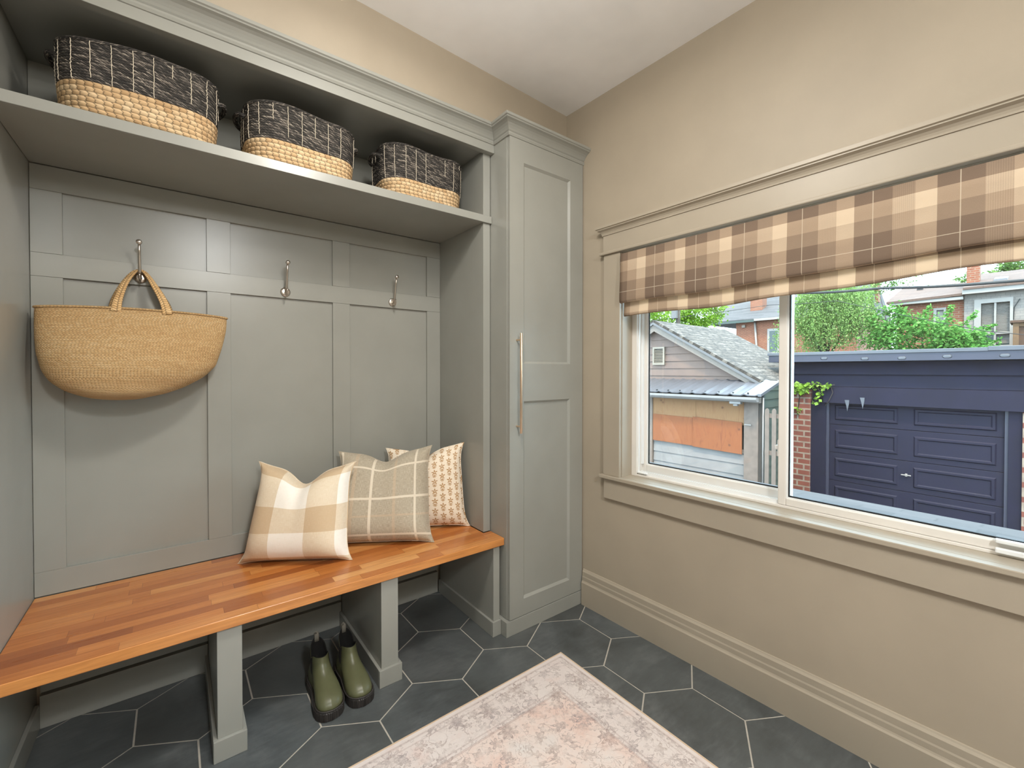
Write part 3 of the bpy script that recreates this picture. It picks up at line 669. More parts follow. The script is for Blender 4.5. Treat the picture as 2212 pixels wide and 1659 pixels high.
def tall_cabinet():
    root = thing('tall_cabinet', (1.93, -0.30, 0.0), 'tall narrow taupe cabinet with one shaker door between bench and window wall', 'cabinet')
    C = M['cab']; xl, yf, yd = 1.6840, -0.5860, -0.6065
    b = MB(); b.prism([(xl, 0.020), (xl, yf), (XWR(yf)-0.004, yf), (XWR(0.02)-0.004, 0.020)], 2, 0.075, 2.455); b.build('carcass', C, root, bevel=0.001, seg=1)
    b = MB(); x0 = xl-0.0005; b.prism([(xl-0.018, -0.470), (xl-0.018, yd-0.001), (XWR(yd)-0.002, yd-0.001), (XWR(yd)-0.004, -0.470)], 2, 0.0, 0.0735); b.build('plinth', C, root, bevel=0.0015)
    # shaker door: frame members bevelled to a recessed panel
    dl, dr, db, dt = 1.6860, 2.1900, 0.0775, 2.410; px0, px1 = 1.780, 2.0860
    frm = MB(); fy0, fy1 = yd, yf-0.0015
    frm.box(dl, px0-0.008, fy0, fy1, db, dt); frm.box(px1+0.008, dr, fy0, fy1, db, dt)
    for z0, z1 in ((db, 0.158), (1.137, 1.322), (2.304, dt)): frm.box(px0-0.008, px1+0.008, fy0, fy1, z0, z1)
    door = frm.build('door', C, root)
    for z0, z1 in ((0.158, 1.137), (1.322, 2.304)):
        p = MB(); e, r_ = 0.011, 0.0105
        a = [(px0-0.008, fy0, z0), (px1+0.008, fy0, z0), (px1+0.008, fy0, z1), (px0-0.008, fy0, z1)]
        q = [(px0-0.008+e, fy0+r_, z0+e), (px1+0.008-e, fy0+r_, z0+e), (px1+0.008-e, fy0+r_, z1-e), (px0-0.008+e, fy0+r_, z1-e)]
        p.v += a+q; p.face((4, 5, 6, 7))
        for k in range(4): p.face((k, (k+1) % 4, 4+(k+1) % 4, 4+k))
        p.build('door_panel', C, door, fixn=False)
    h = MB(); hx, hy = 1.7275, -0.6420
    h.tube([(hx, hy, 0.986), (hx, hy, 1.468)], 0.0062, 16)
    for z in (1.018, 1.436): h.tube([(hx, hy, z), (hx, yd, z)], 0.0045, 12)
    hd = h.build('door_handle', M['brass'], door, smooth=True, bevel=0.001); hd['label'] = 'long champagne bronze bar handle'
    b = MB(); lp = crown_loop(-0.6020, CROWN)
    wal = lambda y: XWR(y)-0.001
    loops = [[(xl-(-0.6020-y)*1.0, -0.485, z) for y, z in lp], [(xl-(-0.6020-y)*1.0, y, z) for y, z in lp], [(wal(y), y, z) for y, z in lp]]
    b.loft(loops); b.build('crown_moulding', C, root)
    b = MB(); b.box(xl, 2.186, -0.6020, -0.5865, 2.4115, 2.47); b.build('top_rail', C, root)
tall_cabinet()

def bench():
    root = thing('built_in_bench', (0.84, -0.28, 0.0), 'long built-in bench with butcher block seat on taupe supports', 'bench')
    b = MB(); yb = -0.001; yf = -0.5675
    b.prism([(0.001, yb), (0.001, yf), (1.6850-0.002, yf), (1.6850-0.002, -0.4495), (XE-0.001, -0.4495), (XE-0.001, yb)], 2, 0.4345, 0.4700)
    o = b.build('seat', M['butcher'], root, bevel=0.0035, seg=3); o['label'] = 'orange-brown butcher block seat'
    def support(x0, x1, yback=-0.0125, right=True):
        p = MB(); p.box(x0, x1, -0.5510, yback, 0.0, 0.4345); po = p.build('support', M['cab'], root, bevel=0.001, seg=1)
        q = MB(); e = 0.0125; z = 0.072
        xr = x1+e if right else x1
        q.box(x0-e, xr, -0.5510-e, -0.5510, 0, z); q.box(x0-e, x0, -0.5510, -0.016, 0, z)
        if right: q.box(x1, x1+e, -0.5510, -0.016, 0, z)
        q.build('base_moulding', M['cab'], po, bevel=0.002)
    support(0.5125, 0.5835); support(1.0690, 1.1410); support(1.6290, 1.6655, right=False)
bench()

# ---- coat hooks
def hook_proto():
    r_ = thing('coat_hook', (0, 0, 0), 'x', 'coat hook', 'brushed nickel coat hooks on the rail', local=True)
    b = MB(); b.lathe([(0.0, 0.0), (0.0215, 0.0), (0.0215, -0.003), (0.019, -0.006), (0.012, -0.0075), (0.0, -0.008)], axis=1, n=32); b.build('back_plate', M['nickel'], r_, smooth=True)
    b = MB(); pts = [(0, -0.006, -0.004), (0, -0.018, -0.002), (0, -0.031, 0.010), (0, -0.037, 0.030), (0, -0.041, 0.058), (0, -0.048, 0.090), (0, -0.060, 0.126)]
    b.tube(pts, [0.0062, 0.0060, 0.0056, 0.0052, 0.0047, 0.0043, 0.0042], 12); b.build('upper_prong', M['nickel'], r_, smooth=True)
    b = MB(); b.lathe([(0.0, -0.058), (0.0088, -0.058), (0.0092, -0.062), (0.0092, -0.069), (0.0080, -0.071), (0.0, -0.0715)], (0, 0, 0.127), axis=1, n=20); b.build('prong_cap', M['nickel'], r_, smooth=True)
    b = MB(); pts = [(0, -0.006, -0.006), (0, -0.020, -0.014), (0, -0.034, -0.017), (0, -0.043, -0.010), (0, -0.046, 0.002), (0, -0.046, 0.010)]
    b.tube(pts, 0.005, 12, flat=(0.0068, 0.0036), up=(1, 0, 0)); b.build('lower_prong', M['nickel'], r_, smooth=True)
    return r_
hk = hook_proto()
hk.location = (0.301, 0.0, 1.656); hk['label'] = 'left nickel coat hook holding the jute bag'
dup(hk, (0.8215, 0.0, 1.656), 0, 'middle nickel coat hook, empty, above the checked cushion')
dup(hk, (1.3470, 0.0, 1.658), 0, 'right nickel coat hook, empty, nearest the tall cabinet')

# ================================================================== THINGS IN THE NOOK
def rrect(hw, hd, r, n=12):
    """rounded rectangle outline, counter-clockwise, starting at the middle of the back"""
    out = []
    for cx, cy, a0 in ((-1, 1, 90), (-1, -1, 180), (1, -1, 270), (1, 1, 0)):
        for k in range(n+1):
            a = math.radians(a0+90*k/n); out.append((cx*(hw-r)+r*math.cos(a), cy*(hd-r)+r*math.sin(a)))
    return out
def resample(pts, n, closed=True):
    P = [Vector(p) for p in pts]; P2 = P+[P[0]] if closed else P
    acc = [0.0]
    for a, b in zip(P2, P2[1:]): acc.append(acc[-1]+(b-a).length)
    out = []; tot = acc[-1]; j = 0
    for k in range(n):
        t = tot*k/(n if closed else n-1)
        while j < len(acc)-2 and acc[j+1] < t: j += 1
        f = (t-acc[j])/max(1e-9, acc[j+1]-acc[j]); out.append(P2[j].lerp(P2[j+1], f))
    return out, tot
def basket(loc, w_, d_, h_, seam, rotz, label, seed, ho=0.0):
    R = random.Random(seed)
    root = thing('storage_basket', (0, 0, 0), label, 'basket', 'black and natural woven baskets on the overhead shelf', local=True)
    N = 150
    def ring(z, out=0.0):
        q = z/h_; hw = w_/2-0.010+0.012*math.sin(min(1, q*1.2)*math.pi*0.55)+out; hd = d_/2-0.010+0.010*math.sin(min(1, q*1.2)*math.pi*0.55)+out
        if z < 0.018: hw -= 0.010*(1-z/0.018); hd -= 0.010*(1-z/0.018)
        pts, tot = resample(rrect(hw, hd, min(hd*0.72, 0.105)), N)
        lp = []
        for k, p in enumerate(pts):
            a = 2*math.pi*k/N
            wv = 0.003*q*math.sin(3*a+seed)+0.002*q*math.sin(5*a+2*seed)
            zz = z + (0.006*q*q*math.sin(2*a+seed*1.7) + 0.003*q*math.sin(5*a+seed))
            p2 = p*(1+wv/max(p.length, 0.05)); lp.append((p2.x, p2.y, zz))
        return lp, tot
    def wall(z0, z1, row, amp):
        loops, uvs = [], []; nr = max(1, int(round((z1-z0)/row))); st = 5
        for i in range(nr*st+1):
            z = z0+(z1-z0)*i/(nr*st); lp, tot = ring(z, amp*abs(math.sin(math.pi*i/st))); loops.append(lp)
            uvs.append([(tot*k/N, i/st*row*1.0) for k in range(N+1)])
        return loops, uvs
    b = MB(); l1, u1 = wall(0.0, seam, 0.0155, 0.0026); b.loft(l1, cap=(True, False), uvs=u1); o = b.build('lower_weave', M['seagrass'], root, smooth=True, fixn=False); o['label'] = 'natural plaited lower band'
    b = MB(); l2, u2 = wall(seam, h_, 0.0085, 0.0016); b.loft(l2, cap=(False, False), uvs=u2)
    # the inside of the wall
    ins = []
    for lp in (l2[-1], l2[0]):
        ins.append([(p[0]*(1-0.012/max(0.05, math.hypot(p[0], p[1]))), p[1]*(1-0.012/max(0.05, math.hypot(p[0], p[1]))), p[2]) for p in lp])
    b.loft([l2[-1]]+ins, cap=(False, True), uvs=[[(0.01*k, 0.0) for k in range(N+1)], [(0.01*k, 0.012) for k in range(N+1)], [(0.01*k, 0.1) for k in range(N+1)]])
    o = b.build('upper_weave', M['rope'], root, smooth=True, fixn=False); o['label'] = 'black rope upper band with pale flecks'
    rim = [((p[0], p[1], p[2]-0.001)) for p in l2[-1]]; b = MB(); b.tube(rim, 0.0055, 8, closed=True); b.build('rim', M['rope'], root, smooth=True)
    for k in range(0, N, max(1, int(N/24))):
        if R.random() < 0.12: continue
        pts = []
        for lp in l2[::3]: 
            p = Vector(lp[k]); n_ = Vector((p.x, p.y, 0)).normalized(); pts.append(p+n_*0.0015+Vector((R.uniform(-.0008, .0008), 0, 0)))
        seg = 5
        cut = len(pts) if R.random() < 0.6 else R.randint(seg, len(pts))
        st = MB(); st.tube(pts[-cut:], 0.0011, 6); st.build('stitch', M['thread'], root, smooth=True)
    for sx in (-1, 1):
        hpts = []; x0 = max(p[0] for p in l2[-6]) if sx > 0 else min(p[0] for p in l2[-6])
        zt = h_-0.030
        for k in range(13):
            a = math.pi*k/12; hpts.append((x0+sx*(-0.002+0.026*math.sin(a)), 0.055*math.cos(a), zt-0.010+0.016*math.sin(a)))
        hb = MB(); hb.tube(hpts, 0.0085, 10, up=(0, 0, 1)); hb.build('handle', M['rope'], root, smooth=True)
    root.location = loc; root.rotation_euler = (0, 0, rotz); return root
ZSH = 2.0287+0.0352+0.0002
basket((0.330, -0.284, ZSH), 0.415, 0.290, 0.236, 0.108, 0.00, 'left woven basket, largest in view, black over natural, above the jute bag', 1)
basket((0.825, -0.285, ZSH), 0.405, 0.285, 0.222, 0.092, 0.01, 'middle woven basket, black over natural, between the two others on the shelf', 2)
basket((1.362, -0.276, ZSH), 0.405, 0.285, 0.238, 0.092, -0.02, 'right woven basket, black over natural, nearest the tall cabinet', 3)

def tote():
    root = thing('jute_tote_bag', (0.301, -0.06, 1.18), 'rounded tan jute tote bag hanging by its handles from the left hook', 'bag')
    lz = [1.509, 1.46, 1.414, 1.352, 1.289, 1.25, 1.216, 1.196, 1.185, 1.1785]; lx = [0.021, 0.0225, 0.025, 0.031, 0.045, 0.065, 0.101, 0.142, 0.175, 0.215]
    rz = [1.503, 1.46, 1.443, 1.385, 1.308, 1.261, 1.223, 1.205, 1.194, 1.182]; rx = [0.584, 0.580, 0.577, 0.564, 0.541, 0.500, 0.439, 0.398, 0.365, 0.305]
    top, bot = 1.515, 1.1755; n = 26; N = 96; loops, uvs = [], []
    for i in range(n+1):
        q = i/n; q2 = 1-(1-q)**1.0; z = top+(bot-top)*(1-(1-q2)**1.35 if q2 > 0 else 0)
        xl = float(np.interp(-z, [-v for v in lz], lx)); xr = float(np.interp(-z, [-v for v in rz], rx))
        if i == n: xl, xr = 0.235, 0.285
        th = 0.050+0.050*math.sin(min(1.0, q*1.25)*math.pi*0.62); 
        if q > 0.8: th *= math.sqrt(max(0.03, 1-((q-0.8)/0.2)**2*0.97))
        yc = -0.012-th-0.002; lp, uv = [], []
        per = 0.0
        for k in range(N):
            a = 2*math.pi*k/N; c, s_ = math.cos(a), math.sin(a)
            u = math.copysign(abs(c)**0.85, c); x = (xl+xr)/2+(xr-xl)/2*u
            y = yc+th*math.copysign(abs(s_)**0.9, s_)
            dent = 0.010*math.exp(-((x-0.36)/0.09)**2-((z-1.24)/0.035)**2)+0.006*math.exp(-((x-0.42)/0.07)**2-((z-1.44)/0.05)**2) - 0.004*math.exp(-((x-0.16)/0.1)**2-((z-1.34)/0.06)**2)
            if s_ < 0: y += dent
            zz = z+(0.010*(1-q)*(1-((x-0.302)/0.28)**2) if q < 1 else 0) - 0.006*(1-q)
            lp.append((x, min(y, -0.0125), zz))
        for k in range(N+1):
            p = Vector(lp[k % N]); uv.append((per, 1.6-z*1.0)); per += (Vector(lp[(k+1) % N])-p).length
        loops.append(lp); uvs.append(uv)
    b = MB(); b.loft(loops, cap=(False, True), uvs=uvs); b.build('body', M['jute'], root, smooth=True, solid=0.006, sub=1)
    rim = loops[0]
    b = MB(); b.tube(rim, 0.0045, 8, closed=True); b.build('rim', M['jute'], root, smooth=True)
    for yy, ya, dx in ((-0.118, -0.030, 0.004), (-0.022, -0.020, -0.012)):
        pts = [(0.232+dx, yy-0.002, 1.505), (0.238+dx, yy*0.85, 1.555), (0.258+dx*0.7, yy*0.5+ya*0.5, 1.620), (0.283+dx*0.3, ya, 1.670), (0.301, ya+0.002, 1.6805), (0.319, ya, 1.670), (0.346, yy*0.5+ya*0.5, 1.620), (0.376-dx*0.3, yy*0.85, 1.555), (0.388-dx*0.3, yy-0.002, 1.505)]
        P = [Vector(p) for p in pts]; fine = []
        for k in range(len(P)-1):                       # Catmull-Rom
            p0, p1, p2, p3 = P[max(0, k-1)], P[k], P[k+1], P[min(len(P)-1, k+2)]
            for j in range(6):
                t = j/6; fine.append(0.5*((2*p1)+(p2-p0)*t+(2*p0-5*p1+4*p2-p3)*t*t+(3*p1-p0-3*p2+p3)*t**3))
        fine.append(P[-1])
        b = MB(); loops_, uv_ = [], []; L_ = 0
        for k, p in enumerate(fine):
            t = (fine[min(k+1, len(fine)-1)]-fine[max(k-1, 0)]).normalized(); q = min(k, len(fine)-1-k)/(len(fine)/2)
            wd = 0.0165*(1-q)+0.008*q; yv = Vector((0, 1, 0)); side = t.cross(yv).normalized(); nr = side.cross(t)
            lean = math.radians(72)*q; a_ = side*math.cos(lean)+nr*math.sin(lean); c_ = t.cross(a_)
            loops_.append([p+a_*(wd*math.cos(2*math.pi*j/10))+c_*(0.0042*math.sin(2*math.pi*j/10)) for j in range(10)])
            if k: L_ += (fine[k]-fine[k-1]).length
            uv_.append([(L_, 0.02*j/10) for j in range(11)])
        b.loft(loops_, uvs=uv_); b.build('handle', M['jute'], root, smooth=True)
tote()

def cushion(name, label, mat, bl, br, tl, tr, T, notch, ear, cat='cushion'):
    """bl, br, tl, tr are the four corner tips; notch pulls the top edge down, ear pinches the sides inwards"""
    bl, br, tl, tr = map(Vector, (bl, br, tl, tr)); c = (bl+br+tl+tr)/4
    base = Vector((c.x, c.y, min(bl.z, br.z)))
    root = thing(name, base, label, cat, 'scatter cushions leaning on the bench')
    n = 36; nrm = ((br-bl).cross(tl-bl)).normalized()
    if nrm.y > 0: nrm = -nrm
    def pt(i, j, sg):
        u, v = i/n, j/n; U, V = 2*u-1, 2*v-1
        p = bl*(1-u)*(1-v)+br*u*(1-v)+tl*(1-u)*v+tr*u*v
        ex, ez = (br-bl+tr-tl)*0.5, (tl-bl+tr-br)*0.5
        sx = ear*(1-abs(V)**5)*(abs(U)**3)*math.copysign(1, U); p = p-ex*sx*0.5
        p = p-ez*(notch*math.exp(-(U/0.30)**2)*v**3*0.75+0.45*notch*(1-abs(U)**2.5)*v**4 - 0.03*(1-abs(U)**5)*(1-v)**4)
        prof = (max(0, 1-U**4)**0.62)*(max(0, 1-V**4)**0.62)
        wr = 1+0.05*math.sin(9*u+3*v)+0.04*math.sin(7*v-5*u)
        sag = 1.0+0.22*(0.5-v)
        q = T*prof*wr*sag
        q *= 1-0.45*notch*4*math.exp(-(U/0.13)**2)*v**3
        # small puckers running in from the corners
        pk = 0.004*math.sin(24*(u+v))*math.exp(-((abs(U)-0.86)/0.16)**2-((abs(V)-0.86)/0.16)**2)
        p = p+nrm*(sg*(q+pk if 0 < i < n and 0 < j < n else q)*(1.0 if sg > 0 else 0.70))
        if p.z < base.z+0.0008: p.z = base.z+0.0008
        p.y = min(p.y, -0.004)
        return p
    for sg, nm in ((1, 'front_panel'), (-1, 'back_panel')):
        b = MB(); P = [[pt(i, j, sg) for i in range(n+1)] for j in range(n+1)]; UV = [[(i/n, j/n) for i in range(n+1)] for j in range(n+1)]
        b.grid(P, UV, flip=sg < 0); b.build(nm, mat, root, smooth=True, fixn=False, sub=1)
    lift = lambda p: Vector((p.x, min(p.y, -0.007), max(p.z, base.z+0.0028)))
    edge = [pt(i, 0, 1) for i in range(n)]+[pt(n, j, 1) for j in range(n)]+[pt(i, n, 1) for i in range(n, 0, -1)]+[pt(0, j, 1) for j in range(n, 0, -1)]
    b = MB(); b.tube([lift(p) for p in edge], 0.0022, 6, closed=True); b.build('seam', mat, root, smooth=True)
ZB = 0.4703
cushion('throw_cushion', 'cream and beige large-check linen cushion in front, at the left of the three', M['pc'], (0.612, -0.118, ZB), (1.010, -0.371, ZB), (0.698, -0.085, 0.890), (1.076, -0.225, 0.866), 0.098, 0.20, 0.13)
cushion('throw_cushion', 'taupe cushion with thin cream windowpane lines, between the check and floral cushions', M['pp'], (0.968, -0.150, ZB), (1.382, -0.412, ZB), (1.042, -0.068, 0.892), (1.470, -0.222, 0.899), 0.088, 0.13, 0.10)
cushion('throw_cushion', 'cream cushion with small brown block-printed flowers, rearmost in the bench corner', M['pf'], (1.235, -0.100, ZB), (1.634, -0.331, ZB), (1.291, -0.045, 0.878), (1.629, -0.280, 0.906), 0.064, 0.12, 0.12)

def boot_proto(mirror):
    Lb = 0.272
    root = thing('rain_boot', (0, 0, 0), 'x', 'boot', 'pair of olive green rain boots', local=True)
    ta = [0, .03, .1, .2, .32, .45, .58, .70, .80, .88, .94, .98, 1.0]; tw = [0.0, .55, .80, .88, .84, .80, .88, .98, 1.0, .93, .76, .48, 0.0]
    N = 72
    def loop(z, a0, a1, hw, k_, zf=None):
        lp = []
        for i in range(N):
            ph = 2*math.pi*i/N; t = (1-math.cos(ph))/2; sg = 1 if ph < math.pi else -1
            wf = float(np.interp(t, ta, tw)); we = math.sqrt(max(0, 1-(2*t-1)**2))
            lp.append([sg*hw*(wf*(1-k_)+we*k_)+mirror*0.004*math.sin(t*math.pi)*(1-k_), a0+(a1-a0)*t, z])
        return lp
    # local frame: x across, -y is the toe direction; a runs from heel (0) to toe
    def place(lp): return [(p[0], -p[1], p[2]) for p in lp]
    b = MB(); loops = []
    for z, e in ((0.0, -0.003), (0.003, 0.0), (0.030, 0.0), (0.034, -0.002), (0.036, -0.006)):
        lp = []; n2 = 420
        for i in range(n2):
            ph = 2*math.pi*i/n2; t = (1-math.cos(ph))/2; sg = 1 if ph < math.pi else -1; wf = float(np.interp(t, ta, tw))
            rib = 0.0011*(1 if (i//2) % 2 else -1) if 0.002 < z < 0.032 else 0
            cx, cy = sg*(0.0495+e)*wf, -(e*-1+ (Lb+0.004)*t*(1-0)+(0 if t < .5 else e*2))
            m_ = math.hypot(cx, cy+Lb/2); lp.append((cx*(1+rib/m_), (cy+Lb/2)*(1+rib/m_)-Lb/2, z))
        loops.append(lp)
    b.loft(loops); o = b.build('sole', M['sole'], root); o['label'] = 'dark ribbed rubber sole'
    b = MB(); lp = loop(0.0385, -0.002, Lb+0.002, 0.0478, 0.0); b.tube(place(lp), 0.0028, 8, closed=True); b.build('welt', M['sole'], root, smooth=True)
    lev = [(0.036, 0.004, Lb-0.003, 0.0450, 0.0), (0.046, 0.001, Lb-0.004, 0.0452, 0.0), (0.056, 0.000, Lb-0.010, 0.0445, 0.05), (0.065, 0.000, Lb-0.021, 0.0430, 0.15), (0.074, 0.001, Lb-0.040, 0.0410, 0.3),
           (0.083, 0.002, Lb-0.066, 0.0375, 0.5), (0.092, 0.003, Lb-0.092, 0.0345, 0.65), (0.102, 0.005, Lb-0.115, 0.0320, 0.8), (0.115, 0.007, Lb-0.133, 0.0300, 0.9), (0.130, 0.009, Lb-0.145, 0.0292, 1.0), (0.147, 0.008, Lb-0.152, 0.0290, 1.0), (0.165, 0.006, Lb-0.158, 0.0296, 1.0), (0.185, 0.004, Lb-0.162, 0.0300, 1.0)]
    Z = [l[0] for l in lev]
    def shell(z): return [float(np.interp(z, Z, [l[k] for l in lev])) for k in range(1, 5)]
    def rim(t): return 0.150+0.030*max(0, 1-t/0.42)**1.0*1.0+0.004*t-0.016*math.exp(-((t-0.45)/0.17)**2)
    nz = 26; loops, uvs = [], []
    for k in range(nz+1):
        lp = []
        for i in range(N):
            ph = 2*math.pi*i/N; t = (1-math.cos(ph))/2; zr = rim(t); z = 0.036+(zr-0.036)*(k/nz)
            a0, a1, hw, kk = shell(z); p = loop(z, a0, a1, hw, kk)[i]; lp.append((p[0], -p[1], z))
        loops.append(lp)
    b = MB(); b.loft(loops, cap=(True, False)); up = b.build('upper', M['olive'], root, smooth=True); up['label'] = 'glossy olive green upper'
    top = loops[-1]; cx_ = sum(p[0] for p in top)/N; cy_ = sum(p[1] for p in top)/N
    b = MB(); inn = [top]
    for f, dz in ((0.93, 0.001), (0.90, -0.004), (0.88, -0.06)): inn.append([(cx_+(p[0]-cx_)*f, cy_+(p[1]-cy_)*f, p[2]+dz) for p in top])
    b.loft(inn, cap=(False, True)); b.build('lining', M['lining'], root, smooth=True)
    b = MB(); b.tube([(p[0], p[1], p[2]-0.004) for p in top], 0.0012, 6, closed=True); b.build('collar_piping', M['olive'], root, smooth=True)
    for sg in (1, -1):
        P = []
        for r_ in range(15):
            row = []
            for c_ in range(13):
                uu = c_/12*2-1; t = 0.42+0.25*uu*(0.60+0.40*r_/14); zr = rim(t)-0.002; zl = 0.082+0.032*uu*uu
                z = zl+(zr-zl)*r_/14; a0, a1, hw, kk = shell(z)
                wf = float(np.interp(t, ta, tw)); we = math.sqrt(max(0, 1-(2*t-1)**2)); x = sg*(hw*(wf*(1-kk)+we*kk)+0.0012)
                row.append((x+mirror*0.004*math.sin(t*math.pi)*(1-kk), -(a0+(a1-a0)*t), z))
            P.append(row)
        b = MB(); b.grid(P); b.build('elastic_gusset', M['elastic'], root, smooth=True)
    b = MB(); yb = -0.003
    b.tube([(0, yb-0.004, 0.150), (0, yb+0.003, 0.172), (0, yb+0.004, 0.190), (0, yb+0.002, 0.197), (0, yb-0.003, 0.200), (0, yb-0.008, 0.197), (0, yb-0.010, 0.190), (0, yb-0.011, 0.165)], 0.008, 10, flat=(0.0085, 0.0014), up=(0, 1, 0.0)); b.build('pull_tab', M['webbing'], root, smooth=True)
    return root
bt = boot_proto(1); bt.location = (0.870, -0.336, 0.0002); bt.rotation_euler = (0, 0, -0.035); bt.scale = (1.08, 1.0, 0.97); bt['label'] = 'olive green ankle rain boot further left, with dark ribbed sole, standing under the bench'
bt = boot_proto(-1); bt.location = (0.979, -0.340, 0.0002); bt.rotation_euler = (0, 0, -0.005); bt.scale = (1.05, 1.0, 0.97); bt['label'] = 'olive green ankle rain boot with dark ribbed sole, next to the middle bench support'

def rug():
    xr, yt, xl, yb = 1.7965, -0.8440, 0.30, -3.10; h = 0.0055
    root = thing('area_rug', ((xr+xl)/2, (yt+yb)/2, 0), 'faded pink and cream floral rug with grey motifs on the slate floor', 'rug')
    b = MB(); i = len(b.v); b.box(xl, xr, yb, yt, 0.0002, h)
    for k, f in enumerate(b.f): b.uv[k] = [(xr-b.v[q][0], yt-b.v[q][1]) for q in f]
    b.build('pile', M['rug'], root)
    b = MB(); b.tube([(xl, yt, h*0.6), (xr, yt, h*0.6), (xr, yb, h*0.6), (xl, yb, h*0.6)], 0.0031, 8, closed=True)
    e = MB(); g = 0.0045; z0, z1 = 0.0002, h+0.0009
    e.box(xl-g*0.3, xr+g*0.3, yt-g, yt+g*0.3, z0, z1); e.box(xl-g*0.3, xr+g*0.3, yb-g*0.3, yb+g, z0, z1); e.box(xr-g, xr+g*0.3, yb+g, yt-g, z0, z1); e.box(xl-g*0.3, xl+g, yb+g, yt-g, z0, z1)
    e.build('binding', M['rug_bind'], root, bevel=0.0008)
rug()

# ================================================================== OUTDOORS (window-wall frame: s along, d away, z up)
GZ = -1.50
b = MB(W); b.box(-40, 40, 0.2, 70, GZ-0.3, GZ); struct(b.build('ground', M['asphalt']), 'grey asphalt yard ground outside the window', 'ground')

def porch():
    b = MB(W); b.loft([[(s_, 0.205, 0.615), (s_, 1.90, 0.398), (s_, 1.90, 0.330), (s_, 0.205, 0.545)] for s_ in (-2.2, 6.0)])
    o = b.build('porch_roof', M['porch']); tag(o, 'low grey shingled porch roof directly outside under the window', 'roof')
    # posts that carry it
porch()

def lap(mb, s0, s1, z0, z1, d, h, t=0.014):
    z = z0
    while z < z1-1e-4:
        e = min(z+h, z1); mb.loft([[(s_, d-t, z), (s_, d-0.002, e), (s_, d+0.01, e), (s_, d+0.01, z)] for s_ in (s0, s1)]); z = e

